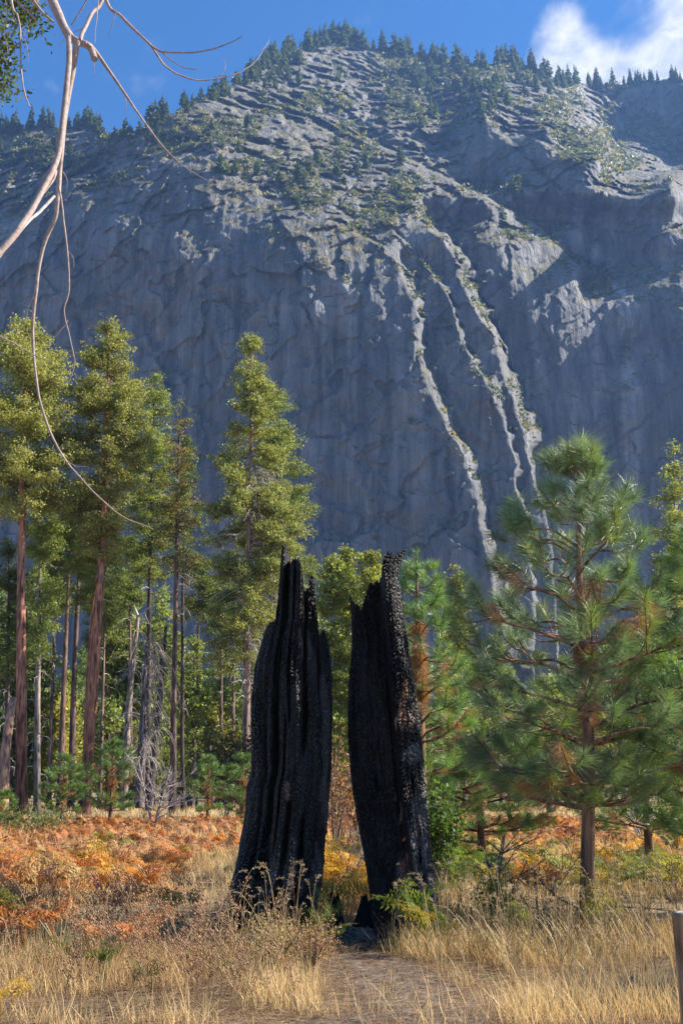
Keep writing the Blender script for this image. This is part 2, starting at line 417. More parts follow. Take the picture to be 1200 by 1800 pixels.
for u in np.r_[g.uniform(430, 990, 92), g.uniform(260, 430, 18), g.uniform(-10, 250, 30)]:
    if g.random() < .12: pass
    v = np.interp(u, U1, TOP)+g.uniform(1, 9); p = mp(u, v)
    mtree(p, g.uniform(18, 42)*p[1]/1100, int(g.choice([0, 0, 1, 2, 3])), 'small dark conifer standing on the crest of the main mountain', 'conifers along the main crest')
for cu, cv, ru, rv, n in ((840, 165, 100, 36, 46), (720, 165, 60, 38, 26), (490, 130, 40, 34, 16), (60, 275, 80, 34, 20), (270, 245, 70, 28, 14), (620, 300, 90, 60, 14), (900, 350, 70, 40, 8), (430, 300, 120, 40, 12)):
    for q in range(n):
        u = cu+g.normal()*ru*.6; v = cv+g.normal()*rv*.6
        if v < np.interp(u, U1, TOP)+4: continue
        p = mp(u, v); mtree(p, g.uniform(15, 33)*p[1]/1100, int(g.choice([0, 1, 2, 2, 4])), 'small conifer rooted on the sunlit upper slope below the crest', 'conifers on the upper slope')
for u in g.uniform(975, 1215, 40):
    v = np.interp(u, U1, TOP)+g.uniform(1, 8); p = mp(u, v)
    mtree(p, g.uniform(16, 42), int(g.choice([3, 3, 1])), 'slim dark conifer against the cloud at the far right end of the crest', 'conifers under the cloud')
# brush: low shrubs nobody could count
mb = MB()
sel = np.argwhere((GG > .35) & (GU > -60) & (GU < 1260)); g.shuffle(sel)
nv_ = 1.1*noise((GU-GV*.9)/60., (GV+GU*.35)/26., 0, 77)+.6*noise(GU/11., GV/9., 0, 78)
sel = sel[nv_[sel[:, 0], sel[:, 1]] > .02][:7600]
extra = []
for line, n in (([(690,470),(745,500),(790,590),(830,650),(885,700),(930,760)], 70), ([(740,520),(775,700),(800,790),(850,870)], 40), ([(350,535),(385,528),(405,535)], 34), ([(600,480),(610,495)], 10), ([(470,575),(490,570)], 8),
                ([(720,738),(745,745)], 12), ([(560,480),(580,470)], 6), ([(0,340),(60,360),(150,300)], 30), ([(400,340),(500,420),(560,460)], 40), ([(640,690),(650,700)], 6)):
    l = np.array(line, float); t = g.uniform(0, len(l)-1.001, n); i = t.astype(int); q = l[i]+(l[i+1]-l[i])*(t-i)[:, None]+g.normal(size=(n, 2))*4
    extra += [mp(a, b) for a, b in q]
pts = np.vstack([GP[sel[:, 0], sel[:, 1]], np.array(extra)])
nb = len(pts); K = 9
s_ = g.uniform(1.2, 3.8, nb)*pts[:, 1]/900
pos = np.repeat(pts, K, 0)+g.normal(size=(nb*K, 3))*np.repeat(s_, K)[:, None]*np.array([.55, .55, .3])+np.repeat(s_, K)[:, None]*np.array([0, 0, .35])
M = frames(g.normal(size=(nb*K, 3)))*(np.repeat(s_, K)*.62)[:, None, None]
base = np.array([(.085, .10, .04), (.15, .15, .055), (.24, .19, .08), (.06, .08, .045)])[g.choice(4, nb, p=[.4, .3, .12, .18])]
mb.inst(np.array([(-.5, -.5, 0), (.5, -.4, .1), (.4, .6, 0), (-.5, .45, -.1)]), [[0, 1, 2, 3]], M, pos, np.repeat(base, K, 0)*g.uniform(.7, 1.3, (nb*K, 1)))
tag(mb.obj('mountain_brush', M_LEAF), 'olive brush covering the ledges and slopes of the mountain', 'brush', kind='stuff')
# ================================================================== ground
m, nt, N, L = mat('forest_floor')
a = nz(nt, coords(nt), .35, 5); b = nz(nt, coords(nt), 9, 6, .65); c_ = nz(nt, coords(nt, (1, 3, 1)), 45, 4, .6)
c = mixc(nt, (.20, .135, .07), (.38, .28, .155), ramp(nt, b, .35, .65))
c = mixc(nt, c, (.13, .085, .05), mth(nt, 'MULTIPLY', ramp(nt, a, .5, .65), .6))
c = mixc(nt, c, c_, .3, 'OVERLAY')
p = nd(nt, 'ShaderNodeBsdfPrincipled', Roughness=.95); L.new(c, p.inputs['Base Color']); L.new(bump(nt, mth(nt, 'ADD', b, c_), .8, .04), p.inputs['Normal']); out(nt, p.outputs[0])
M_GROUND = m
m, nt, N, L = mat('path_dirt')
b = nz(nt, coords(nt), 7, 6, .65); c_ = nz(nt, coords(nt, (1, 2, 1)), 60, 4, .7)
c = mixc(nt, (.12, .09, .07), (.30, .235, .18), ramp(nt, b, .35, .65)); c = mixc(nt, c, c_, .4, 'OVERLAY')
p = nd(nt, 'ShaderNodeBsdfPrincipled', Roughness=.95); L.new(c, p.inputs['Base Color']); L.new(bump(nt, mth(nt, 'ADD', b, c_), .9, .03), p.inputs['Normal']); out(nt, p.outputs[0])
M_PATH = m
def gz(x, y):
    x = np.asarray(x, float); y = np.asarray(y, float)
    r = np.hypot(x, y)
    return (.05*fbm(x/1.7, y/1.7, 0, 3, 5)+.10*noise(x/7., y/7., 0, 6))*np.clip((r-4)/8, .35, 1)*np.clip(90/np.maximum(r, 1), .2, 1)
rr = np.r_[np.linspace(.3, 6, 12), np.geomspace(6.2, 60, 120), np.geomspace(62, 2600, 50)]
th = np.linspace(0, 2*math.pi, 361)[:-1]
th = th+0*th
RR, TH = np.meshgrid(rr, th, indexing='ij')
X, Y = RR*np.sin(TH), RR*np.cos(TH)
mb = MB(); mb.grid(np.stack([X, Y, gz(X, Y)], -1), wrap=True)
tag(mb.obj('ground', M_GROUND, smooth=True), 'dry brown meadow and forest floor', 'ground', kind='structure')
def pathness(x, y):
    """>0 on the trodden path: a strip along the front, and a spur between the two burnt trunks"""
    x = np.asarray(x, float); y = np.asarray(y, float)
    wob = .25*fbm(x/.8, y/.8, 0, 3, 15)
    a = np.minimum(7.75+.08*x-y+wob*1.6, (x+1.5)*.6+wob)
    cx = np.interp(y, [7, 8.5, 9.5, 10.5, 12, 14], [.9, .62, .42, .25, .12, .1]); hw = np.interp(y, [7, 9, 10, 12, 14], [.6, .5, .46, .36, .28])
    b = hw-np.abs(x-cx)+wob*.6; b = np.where(y > 13.2, -1, b)
    return np.maximum(a, b)
xs = np.linspace(-4, 6, 300); ys = np.linspace(5.2, 13.6, 260); X, Y = np.meshgrid(xs, ys)
pn = pathness(X, Y)
P = np.stack([X, Y, gz(X, Y)+np.clip(pn, -.3, .25)*.12-.004+.006*noise(X*9, Y*9)], -1)
keep = pn > -.12
mb = MB(); I = np.arange(X.size).reshape(X.shape); q = np.stack([I[:-1, :-1], I[:-1, 1:], I[1:, 1:], I[1:, :-1]], -1)
kk = keep[:-1, :-1] & keep[1:, 1:] & keep[:-1, 1:] & keep[1:, :-1]
mb.add(P.reshape(-1, 3), q[kk])
tag(mb.obj('dirt_path', M_PATH, smooth=True), 'trodden grey dirt path between the burnt trunks', 'path', kind='structure')

# ------------- dry grass
def scatter(n, y0, y1, margin=1.15, pw=1.0):
    """n points in the wedge the lens can see, even on the ground"""
    y = np.sqrt(rng.uniform(y0**2, y1**2, n)); x = rng.uniform(-1, 1, n)*y*.353*margin+rng.uniform(-.6, .6, n)
    return x, y
BL = np.array([(-.5, 0, 0), (.5, 0, 0), (.38, .5, .06), (-.38, .5, .06), (.0, 1, .22)]); BF = [[[0, 1, 2, 3]], [[3, 2, 4]]]
def fernness(x, y):
    n = fbm(x/2.2, y/3.5, 0, 3, 55)
    return n
def in_trunk(x, y):
    return (np.hypot((x+.88), (y-12.4)) < .7) | (np.hypot((x-.66), (y-12.4)) < .5)
def blades(n, y0, y1, h0, h1, wd, thr, seed, keep=None, col0=(.78, .57, .29), lean=.35):
    x, y = scatter(n, y0, y1)
    d = fbm(x/.55, y/.55, 0, 3, seed)+.6*noise(x/2.5, y/2.5, 0, seed+3)
    h1 = np.where((x < -.15) & (x > -2.2) & (y > 10.2) & (y < 12.6), h1*.35, h1)
    h1 = np.where((x > 2.0) & (x < 4.2) & (y > 9.8) & (y < 13), h1*.55, h1)
    k = (d > thr) & ~((x < -1.3) & (y > 10.8) & (y < 18) & (rng.random(n) < .62)) & (pathness(x, y) < .02+rng.uniform(-.1, .12, n)+.4*(rng.random(n) < .2)*(y < 8.8)) & ~in_trunk(x, y)
    if keep is not None: k &= keep(x, y)
    x, y, d, h1 = x[k], y[k], d[k], h1[k]; n = len(x)
    h = (h0+(h1-h0)*rng.random(n))*(.65+.35*np.clip(d+.6, 0, 1.4))*np.clip(rng.normal(1, .25, n), .4, 1.8)
    up_ = np.stack([rng.normal(0, lean, n)-.08, rng.normal(0, lean, n), np.ones(n)], -1)
    Fm = frames(up_); M = np.stack([Fm[..., 0]*wd*rng.uniform(.6, 1.4, (n, 1)), Fm[..., 1]*h[:, None], Fm[..., 2]*h[:, None]*rng.uniform(.3, 1.6, (n, 1))], -1)
    c = np.array(col0)*rng.uniform(.65, 1.3, (n, 1))
    red = np.clip(noise(x/1.6, y/1.6, 0, 101)*1.2-.25, 0, .7)[:, None]*rng.uniform(.3, 1, (n, 1))
    c = c*(1-red)+np.array([.30, .155, .07])*red
    grn = (rng.random(n) < .03+.35*(noise(x/.8, y/.8, 0, 111) > .42)*(y < 20))[:, None]
    c = np.where(grn, np.array([.16, .19, .06]), c)
    return x, y, M, np.stack([x, y, gz(x, y)-.01], -1), c
mb = MB()
for args in ((52000, 6.6, 13, .10, .38, .0045, -.28, 201), (60000, 12, 24, .16, .5, .008, -.3, 202), (60000, 23, 46, .16, .5, .016, -.35, 203), (40000, 45, 100, .2, .5, .04, -.4, 204)):
    x, y, M, P, c = blades(*args); mb.inst(BL, BF, M, P, c)
tag(mb.obj('dry_grass', M_GRASS), 'straw coloured dry grass covering the meadow', 'grass', kind='stuff')
# short litter: fallen needles on path and floor
mb = MB(); x, y = scatter(60000, 6.6, 12); n = len(x)
k = ~in_trunk(x, y); x, y = x[k], y[k]; n = len(x); a = rng.normal(0, .9, n)
M = frames(np.stack([np.cos(a), np.sin(a)*.8, rng.normal(0, .12, n)], -1), np.tile([0, 0, 1.], (n, 1))+rng.normal(0, .2, (n, 3)))
Ln = rng.uniform(.05, .22, n)
M = np.stack([M[..., 0]*.005, M[..., 1]*Ln[:, None], M[..., 2]*.02], -1)
lc = np.array([(.36, .22, .12), (.22, .12, .07), (.5, .38, .22), (.10, .07, .05)])[rng.choice(4, n, p=[.35, .3, .2, .15])]
mb.inst(BL, BF, M, np.stack([x, y, gz(x, y)+.02+rng.uniform(0, .02, n)], -1), lc)
tag(mb.obj('fallen_needles', M_GRASS), 'brown fallen pine needles and straw littering the ground', 'leaf litter', kind='stuff')
# ================================================================== burnt trunks
def char_mat():
    m, nt, N, L = mat('charred_wood')
    uv = N.new('ShaderNodeUVMap'); uv.uv_map = 'UVMap'
    mp_ = N.new('ShaderNodeMapping'); mp_.inputs['Scale'].default_value = (11, 26, 1); L.new(uv.outputs[0], mp_.inputs[0])
    wn = nz(nt, mp_.outputs[0], .35, 3)
    wv = N.new('ShaderNodeVectorMath'); wv.operation = 'ADD'; L.new(mp_.outputs[0], wv.inputs[0])
    sc = N.new('ShaderNodeVectorMath'); sc.operation = 'SCALE'; 
    cb = N.new('ShaderNodeCombineXYZ'); L.new(wn, cb.inputs[0]); L.new(nz(nt, mp_.outputs[0], .8, 2), cb.inputs[1]); L.new(cb.outputs[0], sc.inputs[0]); sc.inputs['Scale'].default_value = 1.6; L.new(sc.outputs[0], wv.inputs[1])
    vo = N.new('ShaderNodeTexVoronoi'); vo.feature = 'DISTANCE_TO_EDGE'; vo.inputs['Scale'].default_value = 1.0; vo.inputs['Randomness'].default_value = .75; L.new(wv.outputs[0], vo.inputs['Vector'])
    e = ramp(nt, vo.outputs['Distance'], 0, .16)
    g = nz(nt, mp_.outputs[0], 3.0, 4, .7); gr = nz(nt, coords(nt, (1, 1, .06)), 22, 5, .6)
    h = mth(nt, 'ADD', mth(nt, 'MULTIPLY', e, .35), mth(nt, 'ADD', mth(nt, 'MULTIPLY', g, .25), mth(nt, 'MULTIPLY', gr, .35)))
    c = mixc(nt, vcol(nt), (.6, .6, .6), mth(nt, 'SUBTRACT', 1.0, e), 'MULTIPLY')
    c = mixc(nt, c, gr, .5, 'OVERLAY')
    p = nd(nt, 'ShaderNodeBsdfPrincipled'); L.new(c, p.inputs['Base Color']); p.inputs['Specular IOR Level'].default_value = .38
    L.new(mth(nt, 'MULTIPLY_ADD', g, .35), p.inputs['Roughness']); p.inputs['Roughness'].links[0].from_node.inputs[2].default_value = .3
    L.new(bump(nt, h, 1.0, .016), p.inputs['Normal']); out(nt, p.outputs[0]); return m
M_CHAR = char_mat()
def burnt_trunk(label, Y0, left, right, topf, topb, depth, grooves, wood, seed, thick=.09, lobes=()):  # wood: exposed wood tones plus grey patches painting sun glint
    L_ = pix(np.array([a for a, _ in left], float), np.array([b for _, b in left], float), np.full(len(left), Y0))
    R_ = pix(np.array([a for a, _ in right], float), np.array([b for _, b in right], float), np.full(len(right), Y0))
    L_ = L_[np.argsort(L_[:, 2])]; R_ = R_[np.argsort(R_[:, 2])]
    xl = lambda z: np.interp(z, L_[:, 2], L_[:, 0]); xr = lambda z: np.interp(z, R_[:, 2], R_[:, 0])
    def top(prof):
        p = pix(np.array([a for a, _ in prof], float), np.array([b for _, b in prof], float), np.full(len(prof), Y0))
        s = (2*p[:, 0]-xl(p[:, 2])-xr(p[:, 2]))/(xr(p[:, 2])-xl(p[:, 2])); o = np.argsort(s)
        return lambda q: np.interp(q, s[o], p[o, 2])
    tf, tb = top(topf), top(topb)
    n = 640; rows = 560
    th = np.linspace(0, 2*math.pi, n, endpoint=False)            # 0 = right, pi/2 = towards camera
    s = np.cos(th); fr = np.sin(th)
    blend = sstep(fr*5+.5)
    H = tf(s)*blend+tb(s)*(1-blend)
    H = H-.03*np.abs(noise(s*34, fr*0, 0, seed+1))*(1+np.abs(noise(s*7, fr, 0, seed+2)))-.025*np.abs(noise(s*90, fr*0, 0, seed+3))
    T = np.linspace(0, 1, rows)[:, None]
    Z = -.12+(H[None]+.12)*T; S = np.broadcast_to(s, Z.shape); FR = np.broadcast_to(fr, Z.shape)
    def surf(Z, shrink):
        a, b = xl(Z), xr(Z); cx = (a+b)/2; rx = (b-a)/2-shrink
        ds, dv = np.array(depth).T
        front = np.interp(S, ds, dv); r0 = .42+.28*np.exp(-np.clip(Z, 0, 9)/.45)
        arc = np.sqrt(np.clip(1-S**2, 0, 1))
        yf = front*arc**.6*r0*1.25
        y = np.where(FR > 0, -yf, arc*r0*.95)*np.clip(1-shrink/.4, .05, 1)
        # flutes, grooves, folds
        wv = .05*fbm(S*3, Z*.6, FR*.5, 3, seed+5)
        rad = .034*ridged(S*1.7+.22*Z+wv*12, Z*.3, FR*1.3, 2, seed+7)-.012*np.abs(noise(S*15+wv*10, Z*.6, FR*3, seed+8))
        for gs, gw, gd, z0, z1 in grooves:
            c = gs+.04*noise(Z*1.7, gs*9+0*Z, 0, seed+9)
            rad = rad-gd*np.exp(-((S-c)/gw)**2)*(FR > -.1)*sstep((Z-z0)*4)*sstep((z1-Z)*4)
        for ls, lw, lh, zt in lobes:
            rad = rad+lh*np.exp(-((S-ls)/lw)**2)*(FR > 0)*np.exp(-(np.clip(Z, 0, 9)/zt)**2)
        rad = rad+.024*fbm(S*6, Z*3.0, FR*6, 4, seed+11)
        # charcoal checking as real relief
        d1, d2, cr = cells((np.broadcast_to(th, Z.shape)*6.5+.4*noise(Z*3, S*3, 0, 4)), Z*24+.7*noise(S*5, Z*2, FR, 6)+.5*np.sin(S*23), seed)
        rad = rad+(.026*sstep((d2-d1)*3.2)-.014+.009*cr)*np.clip(.85+.9*noise(S*2.2, Z*1.3, FR, seed+40), .45, 1.35)
        k = np.ones_like(Z) if np.ndim(shrink) == 0 else np.full_like(Z, .3)
        x = cx+rx*S+rad*S*k*.45; y = Y0+y-rad*k*np.where(FR > 0, arc**.3, -arc**.3)*1.3*np.abs(FR)**.25
        return np.stack([x, y, Z], -1)
    O = surf(Z, 0); tt = T*np.ones_like(Z)
    sh = thick*np.clip((1-tt)*9, .12, 1)
    Zi = Z[::8]; Zfull, Sfull, FRf = Z, S, FR
    S = S[::8]; FR = FR[::8]; I = surf(Zi, sh[::8]); S = Sfull; FR = FRf; nI = len(Zi)
    P = np.concatenate([O, I[::-1]])
    # colours
    pxx = 600+(P[..., 0]/P[..., 1])*F/ (np.cos(PITCH)+ (P[..., 2]-1.6)/P[..., 1]*np.sin(PITCH))**1*1.0
    ang = np.arctan2(P[..., 2]-1.6, P[..., 1])-PITCH; py = 900-F*np.tan(ang); pxx = 600+P[..., 0]/(P[..., 1]*np.cos(PITCH)+(P[..., 2]-1.6)*np.sin(PITCH))*F
    C = np.ones(P.shape)*np.array([.020, .0155, .0125])*(1+.5*fbm(P[..., 0]*9, P[..., 2]*2, P[..., 1]*9, 3, seed+20))[..., None]
    for wx, wy, rx_, ry_, colr in wood:  # exposed wood tones, plus grey patches that paint sun glint into the char
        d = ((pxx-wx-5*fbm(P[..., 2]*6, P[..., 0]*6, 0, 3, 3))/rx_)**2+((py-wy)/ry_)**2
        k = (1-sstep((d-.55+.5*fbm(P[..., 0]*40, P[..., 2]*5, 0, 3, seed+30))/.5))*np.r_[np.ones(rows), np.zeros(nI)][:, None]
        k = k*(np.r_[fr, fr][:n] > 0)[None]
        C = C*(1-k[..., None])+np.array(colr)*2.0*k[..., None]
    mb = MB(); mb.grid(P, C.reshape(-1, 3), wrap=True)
    g0 = gnd((left[0][0]+right[0][0])/2, 1600)
    org = np.array([P[0, :, 0].mean(), Y0, 0])
    o = mb.obj('burnt_trunk', M_CHAR, smooth=True, origin=org)
    me = o.data; uvl = me.uv_layers.new(name='UVMap')
    arc = np.cumsum(np.r_[0, np.linalg.norm(np.diff(O[rows//3], axis=0), axis=1)]); U = np.broadcast_to(arc, Z.shape)
    UV = np.concatenate([np.stack([U, Z], -1), np.stack([U, Z], -1)[::8][::-1]]).reshape(-1, 2)
    li = np.empty(len(me.loops), np.int32); me.loops.foreach_get('vertex_index', li)
    uvl.data.foreach_set('uv', UV[li].astype(np.float32).ravel())
    tag(o, label, 'burnt tree trunk'); return o
YS = 12.4
burnt_trunk('charred black hollow trunk with four jagged spires, wider of the two', YS,
 [(370,1665),(378,1640),(402,1585),(425,1495),(434,1430),(436,1385),(445,1360),(446,1290),(446,1230),(452,1170),(462,1130),(472,1100),(478,1040),(484,960)],
 [(548,1660),(552,1620),(557,1585),(568,1510),(575,1430),(580,1350),(582,1250),(580,1180),(574,1120),(570,1060),(563,960)],
 [(472,1100),(478,1096),(487,1094),(491,1070),(496,1020),(500,978),(503,963),(507,968),(511,990),(515,1000),(521,992),(528,996),(533,1010),(536,1032),(540,1046),(543,1040),(545,1024),(550,1017),(554,1026),(557,1050),(560,1085),(562,1118),(565,1122),(566,1108),(568,1106),(573,1122)],
 [(472,1105),(484,1130),(495,1120),(505,1040),(512,1060),(522,1050),(535,1120),(545,1090),(558,1130),(573,1122)],
 [(-1, .5), (-.75, .62), (-.5, .78), (-.32, .62), (-.1, .95), (.2, 1.0), (.45, .85), (.7, .8), (.85, .7), (1, .4)],
 [(-.36, .05, .13, .9, 5), (-.05, .035, .06, 2.2, 5), (.32, .05, .15, 1.9, 5), (.72, .035, .08, 2.4, 5), (-.62, .05, .07, .1, 2.4), (.08, .05, .10, .0, 1.6), (.47, .045, .12, -.1, 1.4), (-.15, .03, .07, .8, 2.6)],
 [(572,1250,9,90,(.045,.042,.042)),(569,1400,8,70,(.04,.037,.036)),(555,1540,10,60,(.05,.045,.043)),(487,1230,5,60,(.030,.020,.015)),(505,1390,5,18,(.10,.06,.04)),(478,1450,6,60,(.035,.022,.015)),(532,1130,4,30,(.06,.045,.04)),(488,1545,14,40,(.045,.032,.028)),(524,1545,10,50,(.05,.036,.032)),(541,1150,3,60,(.035,.03,.028)),(440,1560,20,25,(.03,.026,.025))],  # leading greys paint sun glint along the right edge; the rest are own tones
 31, lobes=((-.75, .22, .16, .5), (-.1, .2, .14, .45), (.3, .16, .16, .55), (.75, .16, .10, .5)))
burnt_trunk('charred black leaning trunk shard with a curved hooked top, narrower of the two', YS+.1,
 [(660,1650),(652,1605),(648,1560),(640,1490),(630,1430),(622,1390),(615,1320),(612,1240),(613,1190),(618,1140),(616,1080),(612,1036),(616,960)],
 [(772,1650),(774,1610),(765,1560),(756,1500),(750,1440),(743,1350),(734,1250),(724,1190),(716,1130),(708,1080),(705,1040),(697,1020),(699,1000),(706,982),(714,966),(717,955)],
 [(612,1036),(614,1038),(618,1052),(624,1062),(629,1062),(633,1076),(638,1062),(643,1040),(648,1030),(654,1030),(659,1024),(663,1028),(667,1025),(669,1004),(672,992),(678,984),(684,988),(690,986),(697,979),(704,973),(711,964),(715,967)],
 [(612,1036),(618,1090),(632,1120),(645,1100),(655,1090),(670,1070),(682,1050),(695,1035),(704,1000),(715,967)],
 [(-1, .35), (-.7, .42), (-.4, .45), (-.1, .5), (.12, .62), (.3, 1.05), (.5, 1.0), (.75, .85), (1, .4)],
 [(-.35, .05, .04, .2, 5), (.17, .05, .09, -.1, 3.6), (.62, .05, .09, .0, 1.9), (.82, .04, .07, .0, 1.3)],
 [(722,1325,18,22,(.07,.066,.064)),(745,1420,10,70,(.055,.05,.05)),(712,1560,16,60,(.075,.064,.062)),(760,1580,12,50,(.05,.045,.042)),(707,1240,7,45,(.12,.06,.035)),(716,1278,14,13,(.05,.03,.022)),(700,1262,3,22,(.20,.13,.10)),(724,1262,3,10,(.22,.15,.12)),(700,1420,3,36,(.13,.09,.075)),(728,1450,8,60,(.12,.10,.09)),(742,1500,6,50,(.09,.08,.075)),(712,1520,5,26,(.13,.06,.045)),(706,1475,3,4,(.4,.10,.05)),(722,1580,10,30,(.07,.055,.05)),(700,1590,9,30,(.09,.055,.045)),(750,1570,8,34,(.07,.06,.055))],  # leading greys paint the sunlit right side; browns and pale streaks are exposed wood
 57, lobes=((.35, .13, .20, .6), (.8, .12, .12, .5), (-.2, .2, .05, .3)))
# low burnt shards behind the gap
for (px, py, h, wpx, lab) in ((590, 1572, .42, 26, 'small pointed charred stub standing in the gap between the burnt trunks, left stub'), (650, 1576, .36, 40, 'low charred root stub at the left foot of the hooked burnt trunk')):
    p0 = pix(px, 1600, 13.1); n = 36; th = np.linspace(0, 2*math.pi, n, endpoint=False); wm = wpx*13.1/F/2
    Hh = h*(.45+.55*np.clip(np.cos(th-2.2), -1, 1)**2+.2*noise(th*3, th*0, 0, int(px)))
    T = np.linspace(0, 1, 14)[:, None]; r = wm*(1.35-.65*T)*(1+.2*noise(np.cos(th)*2, np.sin(th)*2, 0, 3))[None]
    P = np.stack([p0[0]+r*np.cos(th), 13.1+r*np.sin(th)*.8, -.05+Hh[None]*T], -1)
    top_ = P[-1].mean(0)-np.array([0, 0, .12]); P = np.concatenate([P, ((P[-1]*.45+top_*.55)[None]), np.repeat(top_[None], n, 0)[None]])
    mb = MB(); mb.grid(P, (.014, .013, .012), wrap=True)
    o = mb.obj('charred_stub', M_BARK, smooth=False, origin=(p0[0], 13.1, 0)); tag(o, lab, 'burnt stub')
# ================================================================== forest conifers
LQ = np.array([(-.5, -.1, 0), (.5, .1, .1), (.3, 1, .0), (-.35, .9, .12)]); LQF = [[0, 1, 2, 3]]
RED = (.27, .125, .075); GREY = (.19, .15, .125); DARK = (.075, .055, .045); PALE = (.46, .40, .35)
def conifer_meshes(trunk, rad, zc0, H, prof, seed, nb=110, leafcol=(.12, .14, .038), leaf=.115, clump=.42, per=36, bark=RED, dead=0, dead_side=0, lowdead=0, droop=.25, dz=1.0, gap=.0, base_dark=True, browns=0.0):
    """trunk: local points (z up); prof: [(t,r)] crown half width, t 0 at crown foot to 1 at tip"""
    g = np.random.default_rng(seed)
    pts = spline(trunk, 22); zz = pts[:, 2]
    rd = rad*np.clip((1-zz/H), 0, 1)**.62*(1+.35*np.exp(-zz/(rad*2.2)))+.012
    mb = MB()
    n = 12; hh = spline(trunk, 60); r60 = np.interp(hh[:, 2], zz, rd)
    col = np.array(bark)[None]*np.ones((60, 1))
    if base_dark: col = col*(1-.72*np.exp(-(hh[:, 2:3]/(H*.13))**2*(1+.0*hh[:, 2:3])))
    th = np.arange(n)*2*math.pi/n
    P = hh[:, None]+r60[:, None, None]*(1+.1*noise(np.cos(th)[None]*2, np.sin(th)[None]*2, hh[:, 2:3]*.3, seed))[..., None]*np.stack([np.cos(th), np.sin(th), 0*th], -1)[None]
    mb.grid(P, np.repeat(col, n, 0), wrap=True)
    at = lambda z: np.array([np.interp(z, zz, pts[:, 0]), np.interp(z, zz, pts[:, 1]), z])
    lp = []; lr = []; lc = []
    pt, pr = np.array(prof, float).T
    low = g.random(nb)**dz
    for i in range(nb):
        t = low[i]; z = zc0+(H-zc0)*t*.985; a = g.uniform(0, 2*math.pi)
        Rr = np.interp(t, pt, pr)*g.uniform(.6, 1.12)
        if g.random() < gap: Rr *= .4
        o = at(z); upk = .55*t-.1
        P = [o+np.array([math.cos(a)*q*Rr, math.sin(a)*q*Rr, Rr*(upk*q-droop*q*q+.12*(q > .8))]) for q in (0, .35, .7, 1)]
        P = spline(P, 6); mb.tube(P, np.linspace(.05, .012, 6)*min(1, Rr/1.5+.3), 3, np.array(bark)*.8, cap=False)
        m = max(2, int(Rr/clump*1.7))
        for q in np.linspace(.3 if Rr > 1.2 else .15, 1, m):
            c = P[0]+(P[-1]-P[0])*q; c[2] = np.interp(q, np.linspace(0, 1, 6), P[:, 2])+g.normal()*.1
            for e in range(2 if q > .45 else 1):
                lp.append(c+g.normal(size=3)*clump*np.array([.5, .5, .42])); lr.append(clump*g.uniform(.55, 1.15)); lc.append(g.uniform(.62, 1.35)*(1 if g.random() > browns else -1))
    lp = np.array(lp); lr = np.array(lr); lc = np.array(lc); N_ = len(lp)
    pos = np.repeat(lp, per, 0)+g.normal(size=(N_*per, 3))*np.repeat(lr, per)[:, None]*np.array([.52, .52, .3])
    dr = g.normal(size=(N_*per, 3))+np.array([0, 0, .35]); M = frames(dr, g.normal(size=(N_*per, 3))+np.array([0, 0, .6]))
    s = g.uniform(.6, 1.3, N_*per)*leaf; M = np.stack([M[..., 0]*s[:, None]*.62, M[..., 1]*s[:, None], M[..., 2]*s[:, None]], -1)
    cc = np.repeat(lc, per); lcol = np.where((cc > 0)[:, None], np.array(leafcol)*(1.0 if leafcol in (LG, MG_) else 1.9), np.array([.20, .10, .04]))*np.abs(cc)[:, None]*g.uniform(.75, 1.3, (N_*per, 1))
    ye = g.random(N_*per)[:, None]; lcol = lcol*(1+np.array([.35, .1, -.2])*(ye > .7))
    lb = MB(); lb.inst(LQ, LQF, M, pos, lcol)
    db = None
    if dead or lowdead:
        db = MB()
        for i in range(dead+lowdead):
            if i < dead: z = zc0+(H-zc0)*g.uniform(-.12, .55); a = (dead_side+g.normal()*.9) if g.random() < .85 else g.uniform(0, 6.28); Lb = g.uniform(.6, 1.1)*np.interp(np.clip((z-zc0)/(H-zc0), 0, 1), pt, pr)*.95
            else: z = zc0*g.uniform(.25, 1); a = g.uniform(0, 6.28); Lb = g.uniform(.3, 1.6)
            o = at(z); dx = np.array([math.cos(a), math.sin(a), 0]); k = g.uniform(.1, .45)
            P = spline([o, o+dx*Lb*.4+[0, 0, .06*Lb], o+dx*Lb*.8-[0, 0, k*Lb*.35], o+dx*Lb-[0, 0, k*Lb*.8]]+g.normal(size=(4, 3))*.05, 7)
            cpal = np.array(PALE)*g.uniform(.6, 1.15); db.tube(P, np.linspace(.034, .009, 7), 3, cpal, cap=False)
            for e in range(3):
                q = g.integers(2, 6); s0 = P[q]; d2 = dx*g.uniform(.1, .4)+g.normal(size=3)*.25-[0, 0, .2]
                db.tube([s0, s0+d2*.6, s0+d2*1.1-[0, 0, .1]], [.014, .01, .006], 3, cpal, cap=False)
    return mb, lb, db
def add_conifer(base, name, label, cat, group, wood, leaf, dead=None, lm=None):
    e = empty(name, base, label, cat, group)
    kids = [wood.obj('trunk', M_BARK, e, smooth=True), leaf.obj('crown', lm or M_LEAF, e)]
    if dead is not None: kids.append(dead.obj('dead_branches', M_TWIG, e))
    KIDS[e.name] = kids
    return e
